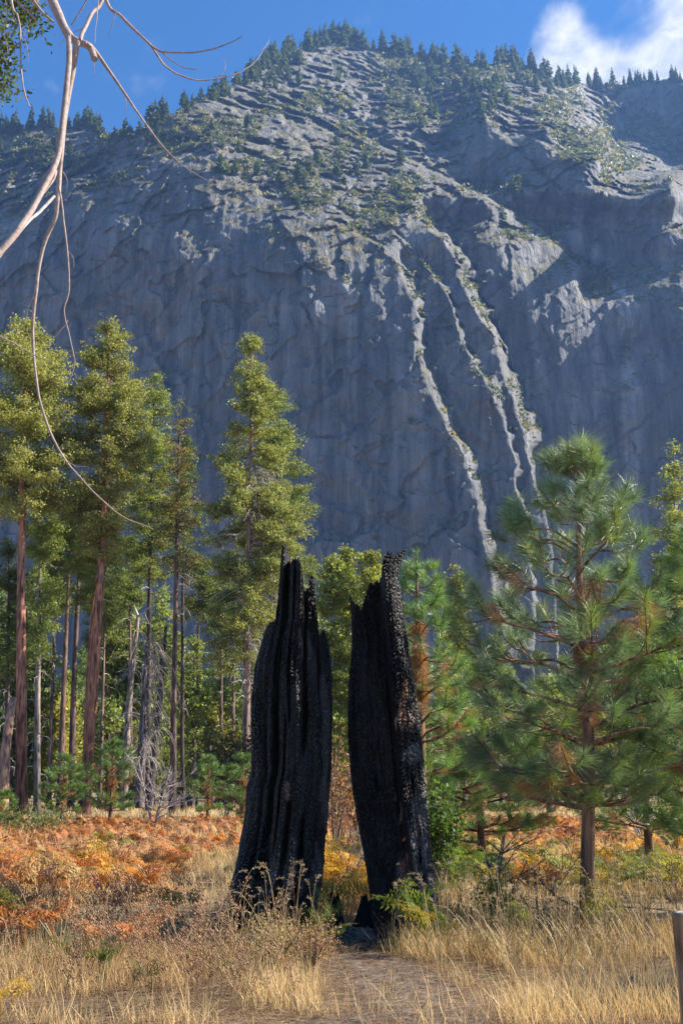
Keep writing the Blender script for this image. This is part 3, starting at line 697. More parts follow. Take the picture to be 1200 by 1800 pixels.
def traced(label, px_base, d, trunk_px, top_py, wpx, foot_py, prof_px, seed, cat='pine tree', name='pine_tree', group=None, **k):
    """a tree standing d metres off; trunk_px: [(px,py)] up the trunk"""
    g0 = pix(px_base, 1385+1.6/d*F/1.0, d); base = np.array([g0[0], d, float(gz(g0[0], d))])
    P = [np.zeros(3)-[0, 0, .15]]+[pix(a, b, d)-base for a, b in trunk_px]
    H = (pix(trunk_px[-1][0], top_py, d)-base)[2]; P[-1][2] = H
    P = [p*np.array([1, 0, 1])+np.array([0, random.uniform(-.15, .15), 0]) for p in P]
    zf = (pix(trunk_px[-1][0], foot_py, d)-base)[2]; mpp = d/F*1.02
    prof = [(a, b*mpp) for a, b in prof_px]
    mbs = conifer_meshes(P, wpx*mpp/2*.78, zf, H, prof, seed, **k)
    return add_conifer(base, name, label, cat, group, *mbs)
LG = (.27, .285, .105); MG_ = (.125, .155, .05); DG = (.05, .07, .03)
traced('tall leftmost pine with thick straight red trunk and dense yellow green crown', 38, 58, [(39,1300),(39,1100),(40,900),(43,700),(46,562)], 560, 25, 905, [(0,45),(.12,95),(.45,92),(.7,76),(.88,38),(1,5)], 1, nb=150, leafcol=LG, droop=.15, clump=.5, per=38)
traced('tall pine with curving bare red trunk and rounded yellow green crown', 146, 60, [(157,1300),(172,1100),(183,900),(188,700),(192,566)], 562, 25, 975, [(0,25),(.15,62),(.4,92),(.6,80),(.8,50),(.93,24),(1,4)], 2, nb=160, leafcol=LG, dead=14, clump=.46, per=38)
traced('slender grey trunked cedar just right of the thick leftmost pine', 66, 63, [(67,1250),(69,1050),(72,880)], 850, 14, 1160, [(0,22),(.4,42),(.8,36),(1,10)], 3, bark=GREY, nb=70, leafcol=(.10,.125,.04), dead=8, lowdead=10)
traced('thin dark trunked pine standing second behind the curving red trunk', 105, 70, [(112,1200),(122,1000),(126,900)], 880, 14, 1010, [(0,30),(.5,44),(1,10)], 4, bark=(.13,.08,.06), nb=55, leafcol=(.09,.11,.035))
traced('dark brown trunked pine between the two thin ones left of the curving trunk', 125, 74, [(130,1200),(140,1000),(142,880)], 860, 15, 1000, [(0,26),(.5,44),(1,10)], 5, bark=(.10,.065,.055), nb=50, leafcol=(.08,.10,.035))
traced('reddish pine trunk leaning close behind the curving red trunk', 148, 68, [(156,1200),(166,1030),(172,900)], 850, 13, 1060, [(0,34),(.5,48),(1,10)], 6, nb=60, leafcol=(.11,.13,.035), dead=6)
traced('dark stemmed pine with narrow sunlit crown right of the curving red trunked one', 258, 72, [(262,1200),(264,1000),(268,800),(272,670)], 655, 12, 1010, [(0,30),(.3,48),(.6,40),(.85,26),(1,5)], 7, bark=DARK, nb=110, leafcol=(.105,.125,.038), dead=12)
traced('thin straight pine with sparse dull crown left of the solitary tall one', 304, 62, [(307,1200),(310,1000),(314,800),(318,720)], 712, 14, 1010, [(0,38),(.3,50),(.6,46),(.85,26),(1,5)], 8, bark=(.12,.075,.065), nb=70, leafcol=(.085,.095,.035), dead=26, gap=.3, browns=.12, per=18)
traced('dark thin trunk close behind the sparse pine', 322, 70, [(320,1250),(322,1000),(328,820)], 770, 9, 1000, [(0,26),(.5,30),(1,6)], 9, bark=DARK, nb=40, leafcol=(.06,.08,.03), lowdead=14)
traced('solitary tall narrow pine with bare drooping pale branches along its trunk', 431, 60, [(434,1200),(438,1000),(441,800),(443,590)], 583, 19, 1160, [(0,62),(.2,84),(.42,90),(.6,66),(.78,40),(.9,20),(1,4)], 10, nb=180, bark=(.22,.15,.12), leafcol=(.14,.155,.055), dead=190, dead_side=-.75, clump=.40, per=34, droop=.35, gap=.15)
traced('tree with full light green crown behind the right side of the solitary pine', 478, 68, [(478,1250),(480,1050),(482,850),(480,700)], 670, 12, 1120, [(0,62),(.25,82),(.55,66),(.8,36),(1,6)], 12, nb=120, bark=GREY, leafcol=(.115,.14,.045), dead=20, clump=.5)
for (a, b_, c_, d_, w_, f_, sd_, lb_) in ((88,92,96,74,9,1080,71,'slim pine between the thick leftmost pine and the thin dark one'),(176,180,184,80,9,1090,72,'slim dark pine half hidden by the curving red trunk'),(232,230,229,78,9,1060,73,'slim brown pine just left of the curtain of grey twigs'),(344,346,349,76,8,1080,74,'slim pine right of the sparse dull crowned one'),(388,389,390,84,9,1110,75,'slim pine left of the solitary tall one'),(408,410,411,90,9,1130,76,'thin pine trunk nearest the left side of the solitary tall pine')):
    traced(lb_, a, d_, [(b_,1250),(c_,1080),(c_+1,960+(sd_*37)%90)], 945+(sd_*37)%90, w_, f_, [(0,26),(.4,36),(.8,22),(1,6)], sd_, bark=(.15,.095,.075), nb=50, leafcol=(.075,.095,.035), lowdead=14)
# cedars behind the gap between the burnt trunks
traced('light green cedar top at the left of the gap between the burnt trunks', 584, 50, [(585,1250),(586,1100),(587,990)], 982, 9, 1330, [(0,24),(.3,34),(.7,26),(.9,14),(1,4)], 13, cat='cedar tree', name='cedar_tree', bark=GREY, nb=90, leafcol=(.115,.135,.04), clump=.35, leaf=.13, droop=.1)
traced('light green cedar seen in the middle of the gap between the burnt trunks', 611, 52, [(612,1250),(611,1100),(611,980)], 972, 9, 1330, [(0,24),(.3,32),(.7,24),(.9,12),(1,4)], 14, cat='cedar tree', name='cedar_tree', bark=GREY, nb=90, leafcol=(.12,.14,.035), clump=.35, leaf=.13, droop=.1)
traced('pale yellow green cedar top just left of the hooked burnt trunk', 652, 50, [(652,1250),(652,1100),(652,980)], 970, 9, 1330, [(0,26),(.3,34),(.7,28),(.9,18),(1,5)], 15, cat='cedar tree', name='cedar_tree', bark=GREY, nb=80, leafcol=(.135,.15,.045), clump=.35, leaf=.13, droop=.1)
traced('small yellow green cedar right of the young pine behind the burnt trunks', 803, 48, [(803,1250),(803,1100),(802,1020)], 1010, 8, 1330, [(0,24),(.4,26),(.8,13),(1,3)], 16, cat='cedar tree', name='cedar_tree', bark=GREY, nb=70, leafcol=(.12,.13,.03), clump=.32, leaf=.12)
traced('sunlit conifer top at the right edge beyond the near pines', 1188, 58, [(1188,1250),(1187,1000),(1186,800)], 783, 12, 1250, [(0,60),(.3,52),(.6,38),(.8,26),(1,4)], 17, cat='conifer', name='conifer_tree', bark=GREY, nb=120, leafcol=(.12,.135,.05), clump=.42)
traced('dark pine trunk with pale crown behind the left edge of the meadow', 12, 72, [(14,1250),(16,1100),(14,980)], 950, 11, 1180, [(0,40),(.5,46),(1,10)], 18, bark=DARK, nb=60, leafcol=MG_, lowdead=24)
traced('dark trunk between the curving red pine and the leaning grey snag', 190, 82, [(190,1250),(190,1150),(190,1060)], 1040, 12, 1200, [(0,36),(.5,40),(1,8)], 19, bark=(.11,.07,.055), nb=50, leafcol=(.09,.11,.035))
traced('slim trunk just right of the dark one behind the young bushy pine', 206, 86, [(207,1250),(207,1150),(206,1080)], 1060, 8, 1190, [(0,34),(.5,36),(1,8)], 20, bark=DARK, nb=46, leafcol=MG_)
# background rows
tp = []
for i, (h, col, pr, sl) in enumerate(((17, (.085,.105,.035), [(0,2.6),(.3,3.1),(.7,2.0),(1,.2)], 1), (22, (.07,.095,.035), [(0,2.4),(.3,3.3),(.7,2.1),(1,.2)], 1), (12, (.10,.12,.035), [(0,2.2),(.35,2.6),(.75,1.5),(1,.2)], 1), (14, (.055,.075,.03), [(0,1.8),(.3,2.4),(.7,1.4),(1,.1)], 1), (9, (.12,.115,.03), [(0,1.8),(.4,2.9),(.8,2.2),(1,.8)], 0))):
    w_, l_, _ = conifer_meshes([(0,0,-.2),(.1,0,h*.5),(0,.1,h)], .2 if sl else .16, h*(.1 if i != 1 else .25), h, pr, 100+i, nb=90, leafcol=tuple(q*1.3 for q in col), bark=(.10,.075,.06), leaf=.24, clump=.62, per=15, droop=.2)
    tp.append((w_, l_))
labs = ['mid green conifer in the dense forest row behind the tall pines', 'taller dark green conifer of the far forest row', 'small bushy light green conifer at the forest edge', 'dark narrow conifer in the forest row behind', 'rounded yellow leaved tree in the far forest understory']
protos = []
g = np.random.default_rng(5)
spots = []
for i in range(4000):
    px_ = g.uniform(-60, 1260); d = math.sqrt(g.uniform(74**2, 190**2)); k = int(g.choice(5, p=[.3, .2, .22, .16, .12]))
    if 540 < px_ < 720 and d < 85: continue
    hh = (17, 22, 12, 14, 9)[k]
    s = g.uniform(.8, 1.2)
    # the skyline of the forest row as in the picture
    cap = np.interp(px_, [0, 120, 200, 260, 380, 400, 440, 540, 560, 700, 800, 860, 1000, 1130, 1200], [960, 1000, 1040, 1020, 1060, 1130, 1100, 1060, 1080, 1150, 1120, 1130, 1150, 1120, 1100])
    toppy = 900-F*math.tan(math.atan2(hh*s-1.6, d)-PITCH)
    if toppy < cap: s *= .75; toppy = 900-F*math.tan(math.atan2(hh*s-1.6, d)-PITCH)
    if toppy < cap: continue
    P = pix(px_, 1380, d)
    if any(math.hypot(P[0]-a, d-b) < (2.6 if d < 110 else 3.6) for a, b in spots): continue
    spots.append((P[0], d))
    base = (P[0], d, float(gz(P[0], d)))
    if len(spots) > 135: break
    if k < len(protos) and False: pass
    ent = next((q for q in protos if q[0] == k), None)
    if ent is None:
        e = add_conifer(base, 'forest_conifer' if k < 4 else 'broadleaf_tree', labs[k], 'conifer' if k < 4 else 'tree', ('rows of background conifers' if k < 4 else 'yellow leaved trees of the understory'), *tp[k]); protos.append((k, e)); e.scale = (s, s, s)
    else: copy_tree(ent[1], base, g.uniform(0, 6.28), s)
# snags
def snag(label, pts_px, d, r0, r1, col, seed, ntw=0, twl=1.0, fork=None, twdir=None, name='dead_snag'):
    g = np.random.default_rng(seed); W = [pix(a, b, d+q*.4) for q, (a, b) in enumerate(pts_px)]; base = np.array([W[0][0], W[0][1], 0.])
    e = empty(name, base, label, 'dead tree'); mb = MB(); P = spline(np.array(W)-base, 14); mb.tube(P, np.linspace(r0, r1, 14), 8, col)
    mb.obj('trunk', M_BARK, e, smooth=True)
    if ntw > 8 or fork:
        tb = MB()
        for f in fork or []:
            Q = spline(np.array([pix(a, b, d+.8) for a, b in f])-base, 7); tb.tube(Q, np.linspace(r1*.9, .015, 7), 4, np.array(PALE)*.9)
        for i in range(ntw):
            o = P[g.integers(3, 14)]; a = g.uniform(0, 6.28); L_ = twl*g.uniform(.4, 1.2); dx = np.array([math.cos(a), math.sin(a), 0])
            if twdir is not None and g.random() < .7: dx = np.array([twdir*abs(dx[0]), dx[1], 0])
            Q = spline([o, o+dx*L_*.5+[0, 0, .1*L_], o+dx*L_*.9-[0, 0, L_*g.uniform(.1, .5)], o+dx*L_-[0, 0, L_*g.uniform(.4, .9)]], 6)
            tb.tube(Q, np.linspace(.03, .008, 6), 3, np.array(PALE)*g.uniform(.5, 1.1), cap=False)
        tb.obj('dead_branches', M_TWIG, e)
    return e
snag('leaning pale grey snag with a forked antler top', [(218,1425),(226,1250),(236,1150),(243,1082)], 64, .24, .12, (.21,.165,.135), 1, 26, 1.3, [[(243,1084),(238,1070),(236,1062)], [(243,1084),(252,1078),(262,1068),(283,1062)]], 1)
snag('dark burnt trunk leaning to the right beyond the grey snag', [(262,1425),(276,1280),(286,1170),(292,1102)], 66, .26, .10, (.06,.05,.045), 2, 40, 1.5, None, -1)
snag('dead trunk hung with a curtain of grey drooping twigs', [(246,1420),(250,1300),(256,1200),(258,1130)], 61, .30, .1, (.10,.08,.07), 3, 190, 1.9, None, 1)
snag('broken brown log leaning at the left edge of the meadow', [(4,1430),(10,1330),(18,1260),(24,1228)], 56, .34, .2, (.26,.15,.10), 4)
snag('short charred snag at the forest edge right of the sparse pine', [(319,1400),(318,1370),(317,1335)], 80, .32, .2, (.05,.045,.05), 5)
snag('white bleached leaning trunk behind the near pine on the right', [(1148,1450),(1142,1420),(1136,1395),(1130,1375)], 45, .13, .09, (.5,.47,.43), 6, 6, .8)
snag('dark charred stump among the twigs beneath the near pine', [(1118,1440),(1117,1410),(1119,1380)], 46, .28, .22, (.04,.038,.045), 7)
for i, (a, b, dd) in enumerate(((800,1405,62), (815,1410,60), (848,1412,66), (862,1405,70), (880,1400,72), (965,1400,60), (1095,1405,50), (1020,1395,75), (338,1410,74), (372,1412,70), (394,1412,72))):
    snag('short dark trunk at the foot of the far forest', [(a,1440 if dd < 60 else 1425),(a+2,b-20),(a+4*(-1)**i,b-70-(i*37)%60)], dd, .2, .1, (.07,.055,.05), 20+i, 6, .9)['group'] = 'short dark trunks along the forest foot'

# ================================================================== young long-needled pines
NV = np.array([(-.5, 0, 0), (.5, 0, 0), (.36, .55, .0), (-.36, .55, 0), (0, 1, -.14)]); NF = [[[0, 1, 2, 3]], [[3, 2, 4]]]
def young_pine(H, rad, prof, seed, z0, whorls, needle=.19, nw=.004, per=120, col=(.055, .105, .03), brown=.12, tuft=.30, bark=(.17, .095, .055), upsw=.45, second=3, dens=1.0, trunk=None, brown_core=True, core=(14, .1, .62)):
    g = np.random.default_rng(seed); wood = MB(); T = spline(trunk if trunk is not None else [(0,0,-.1),(.02,0,H*.4),(0,.02,H*.8),(0,0,H)], 24)
    tr = rad*np.clip(1-T[:, 2]/H, 0, 1)**.8+.012
    wood.tube(T, tr*(1+.25*np.exp(-np.clip(T[:, 2], 0, 9)/.2)), 14, bark)
    at = lambda z: np.array([np.interp(z, T[:, 2], T[:, 0]), np.interp(z, T[:, 2], T[:, 1]), z])
    brs = MB(); shoots = []
    pt, pr = np.array(prof, float).T
    for wi in range(whorls):
        t = (wi+g.uniform(-.3, .3))/(whorls-1); t = min(max(t, 0), 1); z = z0+(H-z0)*t*.93; nbr = g.integers(4, 7); a0 = g.uniform(0, 6.28)
        for b in range(nbr):
            a = a0+b*2*math.pi/nbr+g.normal()*.25; Rr = np.interp(t, pt, pr)*g.uniform(.65, 1.1); dx = np.array([math.cos(a), math.sin(a), 0])
            o = at(z+g.normal()*.06); u_ = upsw*(.5+.9*t)
            P = spline([o, o+dx*Rr*.4+[0, 0, Rr*(.12+.2*t)*u_*2], o+dx*Rr*.75+[0, 0, Rr*u_*.55], o+dx*Rr*.97+[0, 0, Rr*u_*1.25]]+g.normal(size=(4, 3))*.03, 10)
            r_ = np.linspace(max(.012, rad*.32*(1-t)+.008), .006, 10); brs.tube(P, r_, 5, np.array(bark)*g.uniform(.7, 1.2))
            shoots.append((P[-4:], 1, t)); 
            if Rr > .8: shoots.append((P[-7:-3], .7, t))
            ns = int(second*(Rr/1.1)*dens+g.random())
            for s in range(ns):
                q = g.uniform(.22, .9); i = int(q*9); o2 = P[i]; side = np.cross(dx, [0, 0, 1])*(1 if g.random() < .5 else -1)
                L2 = Rr*(1.05-q)*g.uniform(.45, .9)+.14; d2 = dx*g.uniform(.35, .9)+side*g.uniform(.3, .9)+np.array([0, 0, g.uniform(-.1, .45)]); d2 /= np.linalg.norm(d2)
                Q = spline([o2, o2+d2*L2*.5+[0, 0, -.02], o2+d2*L2*.95+[0, 0, L2*.3*u_*2]], 6); brs.tube(Q, np.linspace(.012, .005, 6), 4, np.array(bark)*g.uniform(.8, 1.4))
                shoots.append((Q[-4:], 1, t))
    shoots.append((T[-4:]*1.0, 1.2, 1)); shoots.append((np.array([at(H-.75), at(H-.6), at(H-.45), at(H-.3)]), 1, 1))
    pos = []; D = []; cs = []; Ls = []
    for P, k, t in shoots:
        m = int(per*k); ln = np.linalg.norm(P[-1]-P[0]); ax = (P[-1]-P[-3]); ax /= np.linalg.norm(ax)+1e-9
        L0 = min(tuft*k, ln*1.0); q = 1-g.random(m)**1.3*(L0/max(ln, .01)) ; q = np.clip(q, 0, 1)
        idx = q*(len(P)-1); ii = np.minimum(idx.astype(int), len(P)-2); p = P[ii]+(P[ii+1]-P[ii])*(idx-ii)[:, None]
        rv = g.normal(size=(m, 3)); rv -= (rv@ax)[:, None]*ax; rv /= np.linalg.norm(rv, axis=1)[:, None]+1e-9
        sp = g.uniform(.35, 1.25, m)*(1.25-.45*q); d = ax*np.cos(sp)[:, None]+rv*np.sin(sp)[:, None]; d[:, 2] -= .12
        isb = g.random() < brown*(1.3-t)*(t < .62); c0 = np.array([.38, .19, .085]) if isb else np.array(col)*g.uniform(.7, 1.35)*(np.array([1.3, 1.15, .7]) if g.random() < .25 else 1)
        if isb: d[:, 2] -= .8
        pos.append(p); D.append(d); cs.append(c0*g.uniform(.7, 1.35, (m, 1))); Ls.append(g.uniform(.7, 1.15, m)*needle*(1 if k > .8 else .9))
    if brown_core:   # withered older needles clinging round the stem
        for q in range(core[0]):
            z = z0+(H-z0)*g.uniform(*core[1:]); m = int(per*1.1); p = np.array([at(z+e) for e in g.uniform(-.12, .12, m)]); rv = g.normal(size=(m, 3)); rv[:, 2] = -abs(rv[:, 2])-.3
            rv /= np.linalg.norm(rv, axis=1)[:, None]; pos.append(p+rv*[1, 1, 0]*.05); D.append(rv); cs.append(np.array([.42, .20, .09])*g.uniform(.6, 1.3, (m, 1))); Ls.append(g.uniform(.6, 1.1, m)*needle)
    pos = np.vstack(pos); D = np.vstack(D); cs = np.vstack(cs); Ls = np.concatenate(Ls); n = len(pos)
    M = frames(D, np.cross(D, np.array([0, 0, 1.]))+g.normal(size=(n, 3))*.25)
    # make the droop of each needle point to the ground
    zsgn = np.where(M[:, 2, 2] < 0, -1, 1)[:, None]
    M = np.stack([M[..., 0]*nw, M[..., 1]*Ls[:, None], M[..., 2]*zsgn*Ls[:, None]], -1)
    nm = MB(); nm.inst(NV, NF, M, pos, cs)
    return wood, brs, nm
def add_young(base, label, group, parts):
    e = empty('young_pine', base, label, 'young pine', group)
    KIDS[e.name] = [parts[0].obj('trunk', M_BARK, e, smooth=True), parts[1].obj('branches', M_BARK, e, smooth=True), parts[2].obj('needles', M_NEEDLE, e)]
    return e
# the near one at the right
b = gnd(1030, 1622); b[2] = gz(b[0], b[1])
H_ = (pix(1018, 775, b[1])-b)[2]
tr = [np.array([0, 0, -.15])]+[(pix(a, c, b[1])-b)*[1, 0, 1] for a, c in ((1032,1500),(1034,1380),(1032,1250),(1022,1100),(1016,950),(1019,850))]+[np.array([(pix(1020, 775, b[1])-b)[0], 0, H_])]
add_young(b, 'near young pine with stout brown trunk and long glossy needles', None, young_pine(H_, .086, [(0,1.2),(.15,1.7),(.35,1.7),(.55,1.3),(.75,.85),(.9,.48),(1,.2)], 41, 1.35, 13, needle=.25, nw=.0046, per=165, tuft=.30, upsw=.5, bark=(.25,.135,.08), second=4.7, trunk=tr, brown=.10, col=(.20,.255,.12)))
# neighbour at the right edge
x = 5.1; y = 13.6
add_young((x, y, float(gz(x, y))), 'bright green young pine reaching in from the right edge', None, young_pine(5.2, .10, [(0,1.2),(.2,1.6),(.45,1.4),(.75,.85),(1,.3)], 42, .9, 10, needle=.23, nw=.0065, per=120, tuft=.28, second=5, brown=.05, col=(.19,.27,.09)))
add_young((6.6, 9.3, 0), 'young pine standing beyond the right edge, its shade falling over the front grass', None, young_pine(3.6, .08, [(0,1.0),(.3,1.2),(.6,.8),(1,.3)], 61, .7, 7, needle=.22, nw=.009, per=70, tuft=.34, second=4, col=(.12,.2,.05)))
# the one behind the hooked trunk
d = 19.5; p = pix(742, 1500, d)
add_young((p[0], d, 0), 'young pine with withered brown needles round its stem, behind the hooked burnt trunk', None, young_pine((pix(742, 972, d))[2], .11, [(0,1.2),(.25,1.35),(.5,1.15),(.75,.75),(.92,.42),(1,.2)], 43, 1.0, 12, needle=.22, nw=.006, per=120, tuft=.34, second=4, brown=.2, core=(46, .42, .72), col=(.17,.25,.085)))
d = 21.5; p = pix(845, 1500, d)
add_young((p[0], d, 0), 'lower bushy young pine left of the near pine, partly behind it', None, young_pine(4.0, .08, [(0,1.5),(.3,1.7),(.6,1.2),(1,.3)], 44, .7, 8, needle=.22, nw=.0065, per=110, tuft=.34, second=6, brown=.08, col=(.14,.21,.06)))
d = 20; p = pix(1140, 1500, d)
add_young((p[0], d, 0), 'dark bushy young pine behind the near pine at the right', None, young_pine(4.6, .08, [(0,1.5),(.3,1.7),(.6,1.2),(1,.3)], 45, .9, 8, needle=.22, nw=.0065, per=100, tuft=.34, second=5, brown=.08, col=(.10,.16,.05)))
for (a, tpy, d, w_, sd, lab) in ((107,1335,42,.95,46,'small round young pine below the thick leftmost pine trunk'), (192,1303,40,1.15,47,'bushy young pine in front of the curving red trunk'), (364,1330,46,.95,48,'small young pine at the forest edge left of the wide burnt trunk'),
                                  (425,1330,40,.9,49,'bluish young pine half hidden by the wide burnt trunk'), (-6,1395,38,.7,50,'low green young pine cut by the left edge'), (895,1290,34,1.3,51,'sunlit young pine low between the two near pines')):
    p = pix(a, 1450, d); Ht = pix(a, tpy, d)[2]
    add_young((p[0], d, 0), lab, None, young_pine(Ht, .06, [(0,w_*.6),(.25,w_),(.6,w_*.85),(1,.25)], sd, Ht*.22, 6, needle=.22, nw=.012, per=70, tuft=.4, second=4, brown=.1, col=(.13,.20,.05)))
# ================================================================== bracken
def frond(g, Lf, detail, curl=.5, kd=1.0):
    """template of one frond: stalk up then arching; returns verts, quads"""
    V = []; Fq = []
    st = Lf*.75
    e_ = g.uniform(-.2, .35); P = spline([(0, 0, 0), (.05*Lf, g.normal()*.02, st*.6), (.2*Lf, 0, st), (.52*Lf, g.normal()*.05, st+(.22-.12*curl+.3*e_)*Lf), (.9*Lf, g.normal()*.12, st+(.32-.5*curl+.6*e_)*Lf)], 22)
    def quad(a, b, c, d): n = len(V); V.extend([a, b, c, d]); Fq.append([n, n+1, n+2, n+3])
    for i in range(0, 21, 1):
        a, b = P[i], P[i+1]; w_ = np.array([0, .006+.004*(i < 9), 0])*kd; quad(a-w_, a+w_, b+w_*.8, b-w_*.8)
    npn = 7 if detail else 8
    for i in range(npn):
        t = (i+.3)/npn; q = 8+t*12.6; j = int(q); o = P[j]+(P[min(j+1, 21)]-P[j])*(q-j); tg = P[min(j+1, 21)]-P[j]; tg /= np.linalg.norm(tg)
        Lp = Lf*.46*(1-t)**.85+.02*Lf
        for sd in (-1, 1):
            d = np.array([0, sd, 0])*.88+tg*.45+np.array([0, 0, g.uniform(-.25, .1)-curl*.25]); d /= np.linalg.norm(d)
            nrm = np.cross(d, tg); nrm /= np.linalg.norm(nrm)+1e-9; s_ = np.cross(nrm, d)
            if detail:
                m = 5
                for k in range(m):
                    u = (k+.4)/m; c = o+d*Lp*u+np.array([0, 0, -curl*.25*Lp*u*u]); ll = Lp*.27*(1-u*.7)+.010
                    for e in (-1, 1):
                        dd = s_*e*.9+d*.5+nrm*g.uniform(-.4, .4); w2 = d*Lp*.062*kd
                        quad(c-w2, c+w2, c+dd*ll+w2*.35, c+dd*ll-w2*.35)
            else:
                wv = s_*Lp*.11*kd+nrm*g.uniform(-.1, .1)*Lp; m1 = o+d*Lp*.55+np.array([0, 0, -curl*.1*Lp]); m2 = o+d*Lp+np.array([0, 0, -curl*.3*Lp])
                quad(o-wv*.8, o+wv*.8, m1+wv, m1-wv*.9); quad(m1-wv*.7, m1+wv*.8, m2+wv*.15, m2-wv*.15)
    return np.array(V), np.array(Fq)
FCOL = {'orange': (.50, .21, .055), 'rust': (.42, .185, .08), 'yellow': (.55, .33, .06), 'green': (.13, .19, .035), 'tan': (.46, .27, .13), 'olive': (.24, .22, .05)}
def fern_plant(seed, colr, nf, Lf, curl, detail=True, kd=1.0, sparse=False):
    g = np.random.default_rng(seed); mb = MB()
    for i in range(nf):
        v, f = frond(g, Lf*g.uniform(.7, 1.15), detail, curl*g.uniform(.5, 1.4), kd); a = i*2*math.pi/nf+g.normal()*.4; ti = g.uniform(-.45, .25)+(-.25 if sparse else 0)*g.random()
        Ry = np.array([[math.cos(ti), 0, math.sin(ti)], [0, 1, 0], [-math.sin(ti), 0, math.cos(ti)]]); Rz = np.array([[math.cos(a), -math.sin(a), 0], [math.sin(a), math.cos(a), 0], [0, 0, 1]])
        c = np.array(colr)*g.uniform(.7, 1.3)*np.array([1, g.uniform(.85, 1.2), 1]); v = v@(Rz@Ry).T+[g.normal()*.04, g.normal()*.04, 0]
        cv = np.clip(c[None]*(1+.2*g.normal(size=(len(v)//4, 1))).repeat(4, 0), .01, .9) if len(v) % 4 == 0 else c
        mb.add(v, f, cv)
    return mb
g = np.random.default_rng(21)
FM = {}
for ci, (cn, cv) in enumerate(FCOL.items()):
    for k in range(2):
        FM[cn, k] = fern_plant(300+ci*7+k, cv, 4+k, .62+.12*k, .9 if cn in ('rust', 'tan') else .5).mesh('bracken_fern', M_FERN)
FL = {'orange': 'bright orange autumn bracken fern in the sunny meadow', 'rust': 'withered rust brown bracken fern in the meadow', 'yellow': 'golden yellow bracken fern in the meadow', 'green': 'still green bracken fern among the autumn ones', 'tan': 'dried tan curled bracken fern in the meadow', 'olive': 'olive yellow half turned bracken fern in the meadow'}
def put_fern(x, y, c, s, lab=None, group=None):
    o = bpy.data.objects.new('bracken_fern', FM[c, int(g.integers(2))]); COL.objects.link(o)
    o.location = (x, y, float(gz(x, y))-.03); o.scale = (s, s, s*g.uniform(.8, 1.1)); o.rotation_euler = (g.normal()*.1, g.normal()*.1, g.uniform(0, 6.28))
    tag(o, lab or FL[c], 'fern', group or (c+' bracken ferns')); return o
nf = 0; tries = 0; fp = []
while nf < 330 and tries < 20000:
    tries += 1; y = math.sqrt(g.uniform(10.6**2, 21.5**2)); x = g.uniform(-1, 1)*y*.38
    u = 600+x/y*F/ math.cos(PITCH)*1.0
    left = x < -.16*y+.2*math.sin(y)
    if left: p_ = .95 if y > 12.2 else .6
    elif x > .07*y and y > 15.5: p_ = .75
    elif abs(x-.1) < 1.0 and y > 14: p_ = .6
    else: continue
    if y < 12.8 and x > -1.7: continue
    if g.random() > p_ or noise(x/1.1, y/1.1, 0, 66) < -.15: continue
    if any((x-a)**2+(y-b)**2 < .16 for a, b in fp): continue
    fp.append((x, y)); hue = noise(x/1.5, y/1.8, 0, 88)+g.normal()*.25
    if left: c = ('orange' if hue > -.02 else 'rust' if hue > -.5 else 'tan') if y > 13.5 else ('rust' if hue > .1 else 'tan' if hue > -.3 else 'olive')
    else: c = 'yellow' if hue > .15 else 'orange' if hue > -.15 else 'olive' if hue > -.45 else 'green'
    if g.random() < .07: c = 'green'
    if left and y > 13 and g.random() < .04: c = 'yellow'
    put_fern(x, y, c, g.uniform(.6, 1.05)*(.85 if y < 12.2 else 1)); nf += 1
# far band: one mass
mb = MB(); tv = [frond(np.random.default_rng(s), .7, False, .9, 1.5) for s in range(5)]
n = 15000; x, y = scatter(n, 20, 46); dn = fbm(x/3.5, y/2.6, 0, 3, 66)
pyy = 900-F*np.tan(np.arctan2(-1.2, y)-PITCH)
want = np.where(y < 23, .3, .95)*np.where((y > 24) & (y < 42), 1, .6)
k = (g.random(n) < want) & (dn > -.45)
x, y = x[k], y[k]; n = len(x); th = g.uniform(0, 6.28, n); sc = g.uniform(.35, .85, n)
ct, s_ = np.cos(th), np.sin(th); M = np.zeros((n, 3, 3)); M[:, 0, 0] = ct; M[:, 0, 1] = -s_; M[:, 1, 0] = s_; M[:, 1, 1] = ct; M[:, 2, 2] = 1; tl = g.normal(size=n)*.5; Tm = np.zeros((n, 3, 3)); Tm[:, 1, 1] = 1; Tm[:, 0, 0] = Tm[:, 2, 2] = np.cos(tl); Tm[:, 0, 2] = np.sin(tl); Tm[:, 2, 0] = -np.sin(tl); t2 = g.normal(size=n)*.5; Sm = np.zeros((n, 3, 3)); Sm[:, 0, 0] = 1; Sm[:, 1, 1] = Sm[:, 2, 2] = np.cos(t2); Sm[:, 1, 2] = -np.sin(t2); Sm[:, 2, 1] = np.sin(t2); M = M@Tm@Sm; M *= sc[:, None, None]
hue = noise(x/3., y/3., 0, 99)+g.normal(size=n)*.3
pal = np.array([FCOL['orange'], FCOL['rust'], FCOL['tan'], FCOL['olive'], FCOL['yellow']])
ci = np.where(hue > .35, 0, np.where(hue > -.25, 1, np.where(hue > -.75, 2, 3))); ci = np.where((x > 4) & (y < 28) & (g.random(n) < .5), 4, ci)
cl = pal[ci]*g.uniform(.7, 1.35, (n, 1))
for q in range(5):
    m_ = np.arange(n) % 5 == q; mb.inst(tv[q][0], tv[q][1], M[m_], np.stack([x, y, gz(x, y)-.08], -1)[m_], cl[m_])
tag(mb.obj('bracken', M_FERN), 'broad band of rust and orange bracken across the far meadow', 'bracken', kind='stuff')
